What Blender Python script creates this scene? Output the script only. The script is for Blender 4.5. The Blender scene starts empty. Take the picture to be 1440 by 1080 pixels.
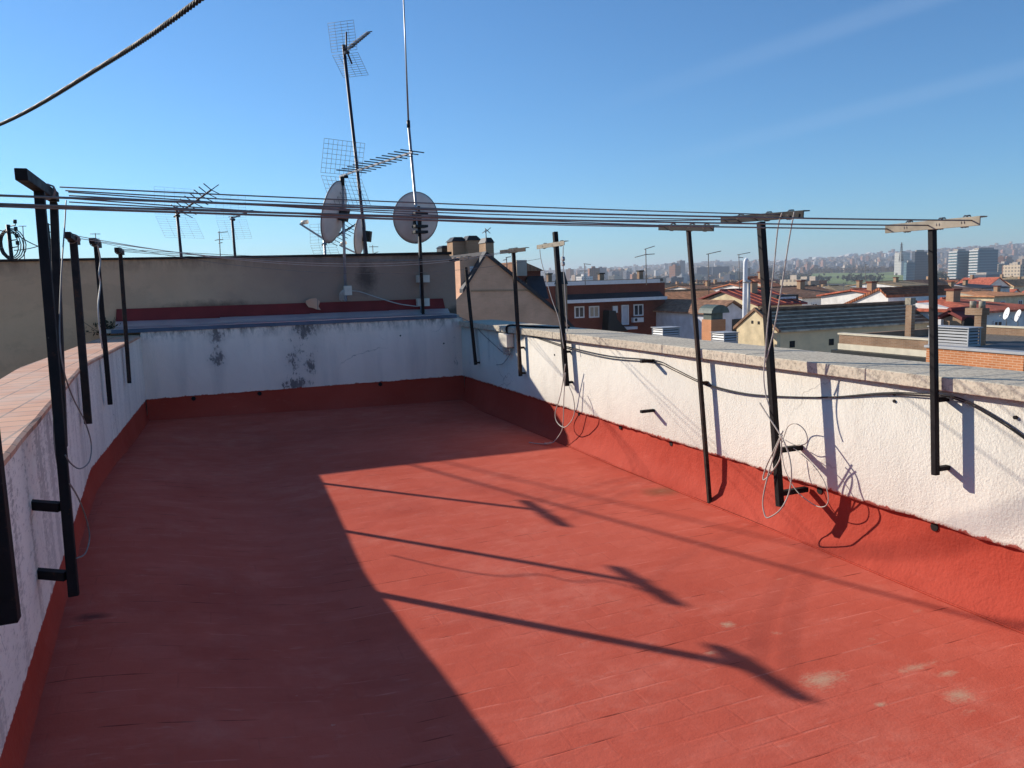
import bpy, math, random
from mathutils import Vector as V, Matrix
R = math.radians
random.seed(7)
S = bpy.context.scene
COL = S.collection

# ------------------------------------------------------------------ camera
F, PITCH, ROLL, YAW, EYE = 1101.4, 0.13143, -0.028342, 0.386915, 1.62
cy, sy = math.cos(YAW), math.sin(YAW)
_f, _r, _u = V((sy, cy, 0)), V((cy, -sy, 0)), V((0, 0, 1))
_f2 = _f*math.cos(PITCH) - _u*math.sin(PITCH)
_u2 = _u*math.cos(PITCH) + _f*math.sin(PITCH)
_r3 = _r*math.cos(ROLL) + _u2*math.sin(ROLL)
_u3 = -_r*math.sin(ROLL) + _u2*math.cos(ROLL)
CAM = V((0, 0, EYE))
cd = bpy.data.cameras.new('camera')
cam = bpy.data.objects.new('camera', cd)
COL.objects.link(cam)
m = Matrix((( _r3.x, _u3.x, -_f2.x, 0), (_r3.y, _u3.y, -_f2.y, 0), (_r3.z, _u3.z, -_f2.z, EYE), (0, 0, 0, 1)))
cam.matrix_world = m
cd.sensor_width = 36.0
cd.lens = F/1440*36.0
cd.clip_start = 0.05
cd.clip_end = 40000
S.camera = cam

def ray(px, py): return _r3*((px-720)/F) - _u3*((py-540)/F) + _f2
def onX(px, py, X): d = ray(px, py); return CAM + d*(X/d.x)
def onY(px, py, Y): d = ray(px, py); return CAM + d*(Y/d.y)
def onZ(px, py, Z): d = ray(px, py); return CAM + d*((Z-EYE)/d.z)
def atD(px, py, D): return CAM + ray(px, py)*D
def azdir(px):
    d = ray(px, 385); d.z = 0
    return d.normalized()

# ------------------------------------------------------------------ materials
class NT:
    def __init__(s, name):
        s.m = bpy.data.materials.new(name); s.m.use_nodes = True
        s.t = s.m.node_tree; s.b = s.t.nodes['Principled BSDF']
    def n(s, typ, **kw):
        x = s.t.nodes.new(typ)
        for k, v in kw.items():
            if k in x.inputs.keys(): s.put(x.inputs[k], v)
            else: setattr(x, k, v)
        return x
    def put(s, sock, v):
        if isinstance(v, bpy.types.NodeSocket): s.t.links.new(v, sock)
        else: sock.default_value = v
    def pos(s): return s.n('ShaderNodeNewGeometry').outputs['Position']
    def obj(s): return s.n('ShaderNodeTexCoord').outputs['Object']
    def mapv(s, vec, sc=(1, 1, 1), loc=(0, 0, 0), rot=(0, 0, 0)):
        x = s.n('ShaderNodeMapping'); s.put(x.inputs['Vector'], vec)
        x.inputs['Scale'].default_value = sc; x.inputs['Location'].default_value = loc; x.inputs['Rotation'].default_value = rot
        return x.outputs[0]
    def noise(s, vec, scale, detail=4, rough=.55):
        return s.n('ShaderNodeTexNoise', Vector=vec, Scale=scale, Detail=detail, Roughness=rough).outputs[0]
    def ramp(s, f, a, b, lo=0., hi=1.):
        return s.n('ShaderNodeMapRange', Value=f, **{'From Min': a, 'From Max': b, 'To Min': lo, 'To Max': hi}).outputs[0]
    def math(s, op, a, b=0., c=None):
        x = s.n('ShaderNodeMath', operation=op); s.put(x.inputs[0], a); s.put(x.inputs[1], b)
        if c is not None: s.put(x.inputs[2], c)
        return x.outputs[0]
    def mix(s, f, a, b, mode='MIX'):
        x = s.n('ShaderNodeMix', data_type='RGBA', blend_type=mode)
        s.put(x.inputs['Factor'], f)
        A = [i for i in x.inputs if i.type == 'RGBA']
        for q, v in zip(A, (a, b)): s.put(q, v if isinstance(v, bpy.types.NodeSocket) else (*v[:3], 1))
        return [o for o in x.outputs if o.type == 'RGBA'][0]
    def bump(s, h, strength=.5, dist=.01, normal=None):
        x = s.n('ShaderNodeBump', Height=h, Strength=strength, Distance=dist)
        if normal is not None: s.put(x.inputs['Normal'], normal)
        return x.outputs[0]
    def ell(s, vec, c, r):
        """1 at the centre of an ellipsoid, 0 at its edge"""
        q = s.mapv(vec, (1/r[0], 1/r[1], 1/r[2]), (-c[0]/r[0], -c[1]/r[1], -c[2]/r[2]))
        l = s.n('ShaderNodeVectorMath', operation='LENGTH'); s.put(l.inputs[0], q)
        return s.ramp(l.outputs['Value'], 1., 0.)
    def out(s, col=None, rough=None, normal=None, metal=None, spec=None):
        if col is not None: s.put(s.b.inputs['Base Color'], col if isinstance(col, bpy.types.NodeSocket) else (*col[:3], 1))
        if rough is not None: s.put(s.b.inputs['Roughness'], rough)
        if normal is not None: s.put(s.b.inputs['Normal'], normal)
        if metal is not None: s.put(s.b.inputs['Metallic'], metal)
        if spec is not None: s.put(s.b.inputs['Specular IOR Level'], spec)
        return s.m

def plain(name, c, var=.25, scale=6., rough=.8, metal=0., bump=0., bscale=40., space='pos', spec=.3):
    t = NT(name); p = t.pos() if space == 'pos' else t.obj()
    f = t.ramp(t.noise(p, scale), .3, .7)
    c2 = tuple(x*(1-var) for x in c); c3 = tuple(min(1, x*(1+var*.6)) for x in c)
    col = t.mix(f, c2, c3)
    nm = t.bump(t.noise(p, bscale), .6, bump) if bump else None
    return t.out(col, rough, nm, metal, spec)

def brickmat(name, c1, c2, mortar, axis='y', bw=.24, bh=.07, ms=.012, rough=.85, var=.25):
    """axis: the wall runs along x or y"""
    t = NT(name); p = t.pos()
    q = t.mapv(p, rot=(R(90), 0, 0) if axis == 'x' else (R(90), 0, R(90)))
    if axis != 'x':
        sp = t.n('ShaderNodeSeparateXYZ'); t.put(sp.inputs[0], p)
        cb = t.n('ShaderNodeCombineXYZ'); t.put(cb.inputs[0], sp.outputs[1]); t.put(cb.inputs[1], sp.outputs[2]); q = cb.outputs[0]
    else:
        sp = t.n('ShaderNodeSeparateXYZ'); t.put(sp.inputs[0], p)
        cb = t.n('ShaderNodeCombineXYZ'); t.put(cb.inputs[0], sp.outputs[0]); t.put(cb.inputs[1], sp.outputs[2]); q = cb.outputs[0]
    b = t.n('ShaderNodeTexBrick', Vector=q, Scale=1.0)
    for k, v in (('Color1', c1), ('Color2', c2), ('Mortar', mortar)): b.inputs[k].default_value = (*v, 1)
    b.inputs['Brick Width'].default_value = bw; b.inputs['Row Height'].default_value = bh; b.inputs['Mortar Size'].default_value = ms
    f = t.ramp(t.noise(p, .9, 5), .3, .75, 1-var, 1.05)
    col = t.mix(1., b.outputs['Color'], t.n('ShaderNodeCombineColor', Red=f, Green=f, Blue=f).outputs[0], 'MULTIPLY')
    return t.out(col, rough, None, None, .2)

def roofmat(name, c, axis='x', pitch=.28, var=.35, row=.4, big=.35):
    """clay tiles: ribs run down the slope; axis = direction of the ridge"""
    t = NT(name); p = t.pos()
    sp = t.n('ShaderNodeSeparateXYZ'); t.put(sp.inputs[0], p)
    a = sp.outputs[0] if axis == 'x' else sp.outputs[1]
    b = sp.outputs[1] if axis == 'x' else sp.outputs[0]
    rib = t.math('SINE', t.math('MULTIPLY', a, 2*math.pi/pitch))
    rows = t.math('FRACT', t.math('MULTIPLY', b, 1/row))
    n1 = t.ramp(t.noise(p, big, 6, .65), .3, .7, 1-var, 1.1)
    n2 = t.ramp(t.noise(p, 3.2, 3), .3, .7, .75, 1.15)
    cell = t.n('ShaderNodeTexWhiteNoise', noise_dimensions='2D')
    cb = t.n('ShaderNodeCombineXYZ')
    t.put(cb.inputs[0], t.math('FLOOR', t.math('MULTIPLY', a, 1/pitch))); t.put(cb.inputs[1], t.math('FLOOR', t.math('MULTIPLY', b, 1/row)))
    t.put(cell.inputs['Vector'], cb.outputs[0])
    n3 = t.ramp(cell.outputs['Value'], 0, 1, .75, 1.2)
    k = t.math('MULTIPLY', t.math('MULTIPLY', n1, n2), n3)
    col = t.mix(1., c, t.n('ShaderNodeCombineColor', Red=k, Green=k, Blue=k).outputs[0], 'MULTIPLY')
    h = t.math('ADD', t.math('MULTIPLY', rib, .5), t.math('MULTIPLY', rows, .4))
    return t.out(col, .9, t.bump(h, 1., .06), None, .15)

def facade(name, wall, glass, bw=3., bh=3., ms=.8, var=.15):
    """far blocks: window grid"""
    t = NT(name); p = t.obj()
    sp = t.n('ShaderNodeSeparateXYZ'); t.put(sp.inputs[0], p)
    a = t.math('ADD', sp.outputs[0], sp.outputs[1])
    fx = t.math('FRACT', t.math('MULTIPLY', a, 1/bw)); fz = t.math('FRACT', t.math('MULTIPLY', sp.outputs[2], 1/bh))
    w = t.math('MULTIPLY', t.math('GREATER_THAN', fx, .45), t.math('GREATER_THAN', fz, .5))
    nz = t.n('ShaderNodeSeparateXYZ'); t.put(nz.inputs[0], t.n('ShaderNodeNewGeometry').outputs['Normal'])
    w = t.math('MULTIPLY', w, t.math('LESS_THAN', nz.outputs[2], .5))
    oi = t.n('ShaderNodeObjectInfo').outputs['Random']
    k = t.ramp(oi, 0, 1, 1-var*2, 1.1)
    base = t.mix(1., wall, t.n('ShaderNodeCombineColor', Red=k, Green=k, Blue=k).outputs[0], 'MULTIPLY')
    return t.out(t.mix(t.math('MULTIPLY', w, ms), base, glass), .7, None, None, .2)

M = {}
SUNW = (1.38, -1.85)          # shadow shift per metre of height

# --- painted clay tile floor
def floor_material():
    t = NT('red_painted_tiles'); p = t.pos()
    wob = t.noise(p, 1.7, 2)
    wv = t.n('ShaderNodeVectorMath', operation='MULTIPLY_ADD'); 
    t.put(wv.inputs[0], t.n('ShaderNodeTexNoise', Vector=p, Scale=2.2, Detail=2).outputs['Color']); wv.inputs[1].default_value = (.035, .035, 0); t.put(wv.inputs[2], p)
    pv = wv.outputs[0]
    def br(vec, c1, c2, mo, ms=.006, smooth=.1):
        b = t.n('ShaderNodeTexBrick', Vector=vec, Scale=1.0)
        b.offset = .5; b.inputs['Brick Width'].default_value = .255; b.inputs['Row Height'].default_value = .128
        b.inputs['Mortar Size'].default_value = ms; b.inputs['Mortar Smooth'].default_value = smooth
        for k, v in (('Color1', c1), ('Color2', c2), ('Mortar', mo)): b.inputs[k].default_value = (v, v, v, 1)
        return b.outputs['Color']
    hgt = br(pv, .2, 1., .0, .008, .6)
    patch = t.ramp(t.noise(p, 1.9, 4, .65), .38, .66)          # joints are filled with paint in places
    fine = t.noise(p, 90, 4)
    mid = t.noise(p, 9, 4)
    h = t.math('ADD', t.math('MULTIPLY', t.math('MULTIPLY', hgt, patch), .0011), t.math('ADD', t.math('MULTIPLY', fine, .0012), t.math('MULTIPLY', mid, .0035)))
    nm = t.bump(h, 1., 1.)
    f = t.ramp(t.noise(p, .55, 5, .6), .3, .7)
    col = t.mix(f, (.50, .092, .057), (.59, .124, .081))
    col = t.mix(t.math('MULTIPLY', t.ramp(t.noise(t.mapv(p, (1, 2.2, 1)), 1.6, 6, .7), .5, .68), .45), col, (.68, .18, .128))
    tile = br(pv, 0., 1., .5, .004)
    col = t.mix(t.math('MULTIPLY', tile, .14), col, (.68, .19, .135))
    # open joints: short dark cracks along the courses, much rarer across them
    sp = t.n('ShaderNodeSeparateXYZ'); t.put(sp.inputs[0], pv)
    fy = t.math('ABSOLUTE', t.math('SUBTRACT', t.math('FRACT', t.math('MULTIPLY', sp.outputs[1], 1/.128)), .5))
    wid = t.ramp(t.noise(p, 11, 3), .3, .7, .462, .495)
    line_ = t.math('GREATER_THAN', fy, wid)
    cb = t.n('ShaderNodeCombineXYZ'); t.put(cb.inputs[0], t.math('MULTIPLY', sp.outputs[0], 3.6)); t.put(cb.inputs[1], t.math('MULTIPLY', t.math('FLOOR', t.math('ADD', t.math('MULTIPLY', sp.outputs[1], 1/.128), .5)), 7.3))
    seg = t.ramp(t.noise(cb.outputs[0], 1.0, 2, .5), .56, .64)
    jm = t.math('MULTIPLY', line_, seg)
    col = t.mix(t.math('MULTIPLY', jm, .8), col, (.17, .03, .02))
    seg2 = t.ramp(t.noise(t.mapv(cb.outputs[0], loc=(31, 17, 0)), 1.2, 2, .5), .54, .62)
    scuff_line = t.math('MULTIPLY', t.math('GREATER_THAN', fy, .468), seg2)  # pale scuff lines along some of the courses
    col = t.mix(t.math('MULTIPLY', scuff_line, .35), col, (.80, .27, .20))
    jl = br(pv, 1., 1., 0., .003, 0.)
    jm2 = t.math('MULTIPLY', t.math('SUBTRACT', 1., jl), t.ramp(t.noise(p, 3.1, 4, .65), .52, .68))
    col = t.mix(t.math('MULTIPLY', jm2, .30), col, (.24, .05, .035))
    du = t.math('MULTIPLY', t.ramp(t.noise(p, .9, 6, .7), .50, .66), t.ramp(t.noise(p, 6.5, 5, .7), .40, .62))
    col = t.mix(t.math('MULTIPLY', du, .45), col, (.68, .235, .17))
    dm = t.math('MULTIPLY', t.ramp(t.noise(t.mapv(p, (1, 1, 1), (5, 3, 0)), .65, 5, .65), .55, .68), .35)
    col = t.mix(dm, col, (.33, .055, .04))
    grit = t.ramp(t.noise(p, 75, 4, .75), .66, .72)
    col = t.mix(t.math('MULTIPLY', grit, .35), col, (.24, .06, .045))
    # scuffs: dull pinkish
    sc = t.math('MULTIPLY', t.ramp(t.noise(t.mapv(p, (1.3, 5, 1), rot=(0, 0, .15)), 3.1, 7, .72), .60, .72), .5)
    col = t.mix(sc, col, (.66, .25, .19))
    # bare, worn-through spots
    tot = None
    for (px, py, rx, ry, k) in ((1155, 955, .20, .12, 1.), (1350, 978, .13, .10, 1.), (1290, 938, .24, .055, .9), (1022, 878, .07, .06, 1.), (1000, 917, .08, .035, .9),
                                (1088, 890, .10, .05, .6), (1238, 990, .06, .03, 1.), (1330, 948, .14, .045, .8), (1225, 900, .07, .04, .6), (930, 690, .16, .12, .55),
                                (1112, 770, .12, .10, .5), (740, 690, .12, .06, .35), (600, 720, .16, .05, .4), (1095, 815, .10, .05, .5), (1290, 860, .12, .08, .5), (1365, 1000, .12, .05, .6)):
        c = onZ(px, py, 0)
        e = t.math('MULTIPLY', t.ell(p, (c.x, c.y, 0), (rx, ry, .5)), k)
        tot = e if tot is None else t.math('MAXIMUM', tot, e)
    msk = t.ramp(t.math('ADD', t.math('MULTIPLY', tot, .55), t.math('ADD', t.math('MULTIPLY', t.noise(p, 9, 6, .75), .6), t.math('MULTIPLY', t.noise(t.mapv(p, (1, 2.5, 1), rot=(0, 0, .5)), 38, 4, .7), .5))), .78, 1.08)
    msk = t.math('MULTIPLY', msk, t.ramp(tot, 0, .35))
    col = t.mix(t.math('MULTIPLY', msk, .8), col, (.52, .33, .22))
    # small flecks of lime
    fl = t.ramp(t.noise(p, 21, 3, .5), .775, .79)
    col = t.mix(t.math('MULTIPLY', fl, .4), col, (.66, .36, .28))
    # an old dark smear in the shade
    c = onZ(135, 925, 0); e = t.ell(p, (c.x, c.y, 0), (.12, .07, .5)); c = onZ(122, 935, 0)
    e2 = t.ell(p, (c.x, c.y, 0), (.06, .05, .5))
    d = t.ramp(t.math('ADD', t.math('MAXIMUM', e, e2), t.math('MULTIPLY', t.noise(p, 12), .6)), .45, 1.0)
    col = t.mix(t.math('MULTIPLY', d, t.math('MULTIPLY', t.ramp(e, 0, .3), .8)), col, (.05, .03, .03))
    c = onZ(930, 690, 0); e = t.ell(p, (c.x, c.y, 0), (.25, .22, .5))
    col = t.mix(t.math('MULTIPLY', t.ramp(t.math('ADD', e, t.math('MULTIPLY', t.noise(p, 7, 5), .8)), .6, 1.2), .5), col, (.12, .10, .05))
    rg = t.ramp(t.noise(p, 5), .3, .7, .55, .8)
    return t.out(col, rg, nm, None, .03)
M['floor'] = floor_material()

def red_band(name):
    t = NT(name); p = t.pos()
    f = t.ramp(t.noise(p, 1.4, 5), .3, .7)
    col = t.mix(f, (.37, .050, .030), (.45, .075, .048))
    sc = t.ramp(t.noise(t.mapv(p, (1, 1, 2.6)), 5, 7, .7), .6, .75)
    col = t.mix(t.math('MULTIPLY', sc, .35), col, (.56, .14, .10))
    h = t.math('ADD', t.math('MULTIPLY', t.noise(p, 5, 4), .02), t.math('MULTIPLY', t.noise(p, 60, 3), .004))
    return t.out(col, .75, t.bump(h, .8, 1.), None, .08)
M['red'] = red_band('red_waterproof_paint')
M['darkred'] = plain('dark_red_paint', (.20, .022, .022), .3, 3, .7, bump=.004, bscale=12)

def stucco(name, mould=(), streak=None, rough_h=.010, base=(.80, .78, .74), grime=None):
    t = NT(name); p = t.pos()
    f = t.ramp(t.noise(p, 1.3, 5), .3, .7)
    col = t.mix(f, tuple(x*.9 for x in base), base)
    col = t.mix(t.math('MULTIPLY', t.ramp(t.noise(t.mapv(p, (2.2, 2.2, .35)), 1.6, 5), .52, .72), .30), col, tuple(x*q for x, q in zip(base, (.70, .68, .66))))
    # specks where the paint has pitted
    col = t.mix(t.math('MULTIPLY', t.ramp(t.noise(p, 33, 3), .70, .76), .5), col, (.34, .30, .27))
    tot = None
    for (c, r, k) in mould:
        e = t.math('MULTIPLY', t.ell(p, c, r), k)
        tot = e if tot is None else t.math('MAXIMUM', tot, e)
    if tot is not None:
        nn = t.math('ADD', t.math('MULTIPLY', t.noise(t.mapv(p, (1, 1, .5)), 36, 6, .8), 1.1), t.math('MULTIPLY', t.noise(p, 9, 3), .45))
        mk = t.ramp(t.math('ADD', t.math('MULTIPLY', tot, .42), nn), 1.02, 1.12)
        mk = t.math('MULTIPLY', mk, t.ramp(tot, 0, .25))
        col = t.mix(t.math('MULTIPLY', mk, .85), col, (.035, .03, .035))
        col = t.mix(t.math('MULTIPLY', t.ramp(tot, .0, .8), .3), col, (.26, .24, .25))
    if grime:
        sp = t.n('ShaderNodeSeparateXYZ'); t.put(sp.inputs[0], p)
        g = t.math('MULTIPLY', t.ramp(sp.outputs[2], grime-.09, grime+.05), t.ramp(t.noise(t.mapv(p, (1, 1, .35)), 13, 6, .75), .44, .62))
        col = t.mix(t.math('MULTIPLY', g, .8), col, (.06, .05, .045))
        g = t.ramp(t.noise(t.mapv(p, (1, 1, .12)), 3.2, 4, .6), .5, .68)
        col = t.mix(t.math('MULTIPLY', g, .35), col, (.50, .45, .41))
        g = t.math('MULTIPLY', t.ramp(t.noise(p, 48, 5, .8), .64, .70), t.ramp(t.noise(p, 2.3, 3), .5, .65))
        col = t.mix(t.math('MULTIPLY', g, .6), col, (.12, .10, .09))
    if streak:
        sp = t.n('ShaderNodeSeparateXYZ'); t.put(sp.inputs[0], p)
        n1 = t.noise(t.mapv(p, (1, 3.6, .22)), 1.5, 5, .65)
        n2 = t.noise(t.mapv(p, (1, .26, .8)), 60, 5, .8)
        reg = t.noise(t.mapv(p, (0, 1, 0)), 1.6, 2)
        env = t.ramp(t.math('ADD', n1, t.math('MULTIPLY', reg, .35)), .62, .82)
        mk = t.ramp(t.math('ADD', t.math('MULTIPLY', env, .26), n2), .54, .68)
        mk = t.math('MAXIMUM', mk, t.math('MULTIPLY', env, .24))
        topf = t.ramp(sp.outputs[2], .25, 1.0, .5, 1.)
        mk = t.math('MULTIPLY', t.math('MULTIPLY', mk, topf), t.ramp(sp.outputs[1], streak[0], streak[1], 1., .3))
        col = t.mix(t.math('MULTIPLY', mk, .72), col, (.16, .115, .105))
    vr = t.ramp(t.noise(p, 1.1, 4, .6), .36, .64, .45, 1.25)
    wz = t.n('ShaderNodeVectorMath', operation='MULTIPLY_ADD'); t.put(wz.inputs[0], t.n('ShaderNodeTexNoise', Vector=p, Scale=3.5, Detail=5).outputs['Color']); wz.inputs[1].default_value = (.35, .35, .35); t.put(wz.inputs[2], p)
    vo = t.n('ShaderNodeTexVoronoi', feature='DISTANCE_TO_EDGE', Vector=wz.outputs[0], Scale=.9)
    ck = t.math('MULTIPLY', t.ramp(vo.outputs['Distance'], .0045, .0015), t.ramp(t.noise(p, .9, 2), .52, .60))
    col = t.mix(t.math('MULTIPLY', ck, .55), col, (.22, .19, .17))
    sz = t.n('ShaderNodeSeparateXYZ'); t.put(sz.inputs[0], p)
    rg_ = t.math('ADD', sz.outputs[2], t.math('MULTIPLY', t.math('SUBTRACT', t.noise(p, 17, 5, .75), .5), .075))
    col = t.mix(t.math('MULTIPLY', t.ramp(rg_, .356, .350), .9), col, (.42, .065, .042))
    if rough_h > .007:
        rn = t.math('MULTIPLY', t.ramp(t.noise(t.mapv(p, (1, 1, .10)), 7, 4, .65), .55, .72), t.ramp(sz.outputs[2], .55, 1.02, .0, .5))
        col = t.mix(rn, col, (.50, .44, .36))
        sp_ = t.math('MULTIPLY', t.ramp(t.noise(p, 24, 5, .75), .64, .70), t.ramp(t.noise(p, 1.8, 3), .5, .62))
        col = t.mix(t.math('MULTIPLY', sp_, .35), col, (.36, .30, .24))
    h = t.math('ADD', t.math('MULTIPLY', t.math('MULTIPLY', t.noise(p, 74, 5, .7), rough_h), vr), t.math('ADD', t.math('MULTIPLY', t.noise(p, 16, 3), rough_h*.3), t.math('MULTIPLY', t.noise(p, 5, 3), .010)))
    return t.out(col, .9, t.bump(h, .9, 1.), None, .15)
YB, XR = 10.09, 3.39
def onback(px, py): c = onY(px, py, YB); return tuple(c)
M['white_right'] = stucco('rough_white_stucco', rough_h=.0085, base=(.76, .715, .625), mould=[((3.39, 9.75, .6), (.2, .12, .6), .35), ((3.39, 9.05, .85), (.2, .06, .35), .7)])
M['white_back'] = stucco('stained_white_render', [(onback(305, 474), (.16, .3, .15), 1.1), (onback(306, 506), (.15, .3, .17), 1.1), (onback(305, 498), (.12, .3, .5), .75), (onback(427, 464), (.26, .3, .2), 1.1), (onback(412, 505), (.2, .3, .32), .9), (onback(418, 500), (.32, .3, .7), .6), (onback(432, 500), (.5, .3, .7), .35), (onback(640, 500), (.10, .3, .8), .5),
                         (onback(436, 513), (.15, .3, .24), .9), (onback(417, 540), (.28, .3, .15), 1.2), ((3.36, 10.09, .7), (.10, .3, .6), .35)], rough_h=.004, base=(.95, .81, .70), grime=1.09)
def onleft(px, py, x=-.62): return tuple(onX(px, py, x))
M['white_left'] = stucco('streaked_white_render', [(onleft(130, 500, -.7), (.3, .25, .3), .55), (onleft(100, 545, -.7), (.3, .35, .3), .6), (onleft(150, 520, -.7), (.3, .25, .3), .4)],
                         streak=(2.0, 6.5), rough_h=.005, base=(.98, .89, .78))
def slabmat():
    t = NT('speckled_stone_coping'); p = t.pos()
    f = t.ramp(t.noise(p, 2.2, 5), .3, .7)
    col = t.mix(f, (.56, .50, .39), (.67, .60, .465))
    col = t.mix(t.math('MULTIPLY', t.ramp(t.noise(p, 42, 6, .75), .47, .66), .8), col, (.19, .165, .14))
    col = t.mix(t.math('MULTIPLY', t.ramp(t.noise(p, 13, 5, .7), .56, .70), .35), col, (.15, .14, .13))
    return t.out(col, .9, t.bump(t.noise(p, 70, 4), .5, .004), None, .1)
M['coping'] = slabmat()
M['mortar'] = plain('pale_mortar', (.56, .54, .5), .2, 8)
def tilecap():
    t = NT('terracotta_cap_tiles'); p = t.pos()
    sp = t.n('ShaderNodeSeparateXYZ'); t.put(sp.inputs[0], p)
    cb = t.n('ShaderNodeCombineXYZ'); t.put(cb.inputs[0], t.math('ADD', sp.outputs[0], t.math('MULTIPLY', sp.outputs[1], -.045))); t.put(cb.inputs[1], sp.outputs[1])
    b = t.n('ShaderNodeTexBrick', Vector=cb.outputs[0], Scale=1.0); b.offset = 0.
    b.inputs['Brick Width'].default_value = .155; b.inputs['Row Height'].default_value = .14; b.inputs['Mortar Size'].default_value = .006
    for k, v in (('Color1', (.58, .27, .16)), ('Color2', (.68, .36, .22)), ('Mortar', (.25, .15, .11))): b.inputs[k].default_value = (*v, 1)
    col = t.mix(t.math('MULTIPLY', t.ramp(t.noise(p, 3, 5), .4, .7), .6), b.outputs['Color'], (.62, .47, .37))
    col = t.mix(t.math('MULTIPLY', t.ramp(t.noise(p, 18, 5, .7), .6, .72), .4), col, (.22, .16, .13))
    return t.out(col, .7, t.bump(b.outputs['Fac'], -.4, .004), None, .3)
M['captile'] = tilecap()
def tanmat():
    t = NT('weathered_tan_render'); p = t.pos()
    sp = t.n('ShaderNodeSeparateXYZ'); t.put(sp.inputs[0], p)
    f = t.ramp(t.noise(p, .9, 5), .3, .7)
    col = t.mix(f, (.60, .385, .235), (.68, .45, .28))
    col = t.mix(t.math('MULTIPLY', t.ramp(t.noise(p, 6, 6, .7), .5, .75), .4), col, (.50, .335, .215))
    pt = t.ramp(t.noise(t.mapv(p, (1, 1, 1.6), (3, 0, 2)), 1.3, 6, .7), .50, .56)
    col = t.mix(t.math('MULTIPLY', pt, .35), col, (.46, .31, .20))
    col = t.mix(t.math('MULTIPLY', t.ramp(t.noise(p, 30, 5, .8), .62, .70), .35), col, (.20, .15, .11))
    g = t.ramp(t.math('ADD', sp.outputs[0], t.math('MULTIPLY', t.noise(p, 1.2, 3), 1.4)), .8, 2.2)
    col = t.mix(t.math('MULTIPLY', g, .8), col, (.285, .205, .165))      # greyer and darker towards the right
    # soot patch near the mast and the damp foot of the wall
    e = t.ell(p, tuple(onY(515, 390, 10.5)), (.22, .4, .32))
    e2 = t.ell(p, tuple(onY(640, 445, 10.5)), (.20, .4, .20))
    e3 = t.ell(p, tuple(onY(300, 430, 10.5)), (.9, .4, .10))
    dk = t.ramp(t.math('ADD', t.math('MAXIMUM', t.math('MAXIMUM', e, t.math('MULTIPLY', e2, 1.5)), t.math('MULTIPLY', e3, .7)), t.noise(p, 11, 5, .7)), .65, 1.25)
    col = t.mix(t.math('MULTIPLY', dk, .75), col, (.05, .042, .04))
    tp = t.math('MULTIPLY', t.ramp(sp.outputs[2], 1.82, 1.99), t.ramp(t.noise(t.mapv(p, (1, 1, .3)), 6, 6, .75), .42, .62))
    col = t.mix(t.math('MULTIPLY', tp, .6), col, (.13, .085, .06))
    h = t.math('ADD', t.math('MULTIPLY', t.noise(p, 4, 3), .01), t.math('MULTIPLY', t.noise(p, 35, 4), .006))
    return t.out(col, .95, t.bump(h, .8, 1.), None, .1)
M['tan'] = tanmat()
def steelpaint(name, c, amount):
    t = NT(name); p = t.pos(); f = t.ramp(t.noise(p, 14), .3, .7)
    col = t.mix(f, tuple(x*.55 for x in c), tuple(x*1.4 for x in c))
    r = t.math('MULTIPLY', t.ramp(t.noise(p, 21, 6, .75), .60-amount, .70-amount), t.ramp(t.noise(p, 3.5, 3), .45, .6))
    col = t.mix(t.math('MULTIPLY', r, .8), col, (.085, .034, .016))
    col = t.mix(t.math('MULTIPLY', t.ramp(t.noise(p, 70, 3), .72, .76), .5), col, (.16, .15, .14))
    return t.out(col, t.ramp(f, 0, 1, .5, .75), t.bump(t.noise(p, 60, 4), .6, .0012), None, .15)
M['blackpaint'] = steelpaint('black_painted_steel', (.012, .011, .012), 0.)
M['oldblack'] = plain('black_painted_steel', (.012, .011, .012), .5, 14, .6, bump=.001, bscale=90, spec=.15)
M['rustpaint'] = steelpaint('brown_weathered_steel', (.030, .022, .019), .08)
M['oldrust'] = plain('brown_weathered_steel', (.040, .027, .022), .5, 12, .65, bump=.001, bscale=90, spec=.15)
M['palesteel'] = plain('bare_grey_angle_steel', (.33, .295, .225), .4, 9, .75, bump=.001, bscale=70)
M['galv'] = plain('galvanised_tube', (.36, .36, .37), .2, 7, .45, metal=.7)
M['navy'] = plain('dark_blue_mast_paint', (.02, .02, .035), .3, 7, .5)
M['wirerope'] = plain('plastic_coated_line', (.20, .19, .18), .3, 20, .6)
M['wiregrey'] = plain('grey_clothes_line', (.22, .20, .18), .3, 20, .6)
M['wirewhite'] = plain('pale_cable', (.46, .43, .38), .2, 20, .6)
M['cable'] = plain('twisted_black_cable', (.016, .016, .019), .4, 25, .6, spec=.25)
M['plastic'] = plain('white_plastic_box', (.66, .62, .52), .15, 8, .5)
M['dish'] = plain('grey_dish_enamel', (.80, .70, .62), .15, 4, .5)
M['dishedge'] = plain('dish_rim', (.24, .23, .23), .15, 4, .5)
M['zincdark'] = plain('zinc_edge_painted_reflection', (.09, .125, .18), .25, 3., .5, metal=.2)  # dark blue in the colour stands in for reflected sky and floor
M['zinc'] = plain('zinc_flashing', (.78, .80, .83), .12, 2.5, .28, metal=.75)
M['hole'] = plain('dark_hole_fill', (.012, .010, .010), .2, 8, .8)  # black stands in for shade inside openings; screw plugs share it
M['slate'] = plain('dark_slate', (.03, .03, .036), .3, 2, .6)
M['hood'] = plain('black_sheet_hood', (.012, .015, .016), .3, 3, .5)
M['copperhood'] = plain('greenish_sheet_hood', (.10, .13, .11), .3, 3, .5)
M['tanbrick'] = brickmat('shaded_tan_brick', (.74, .41, .26), (.80, .46, .29), (.68, .44, .30), 'x', .24, .065, .012)
M['redbrick'] = brickmat('dark_red_brick', (.17, .042, .026), (.21, .055, .034), (.18, .075, .055), 'x', .24, .065, .008)
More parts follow.
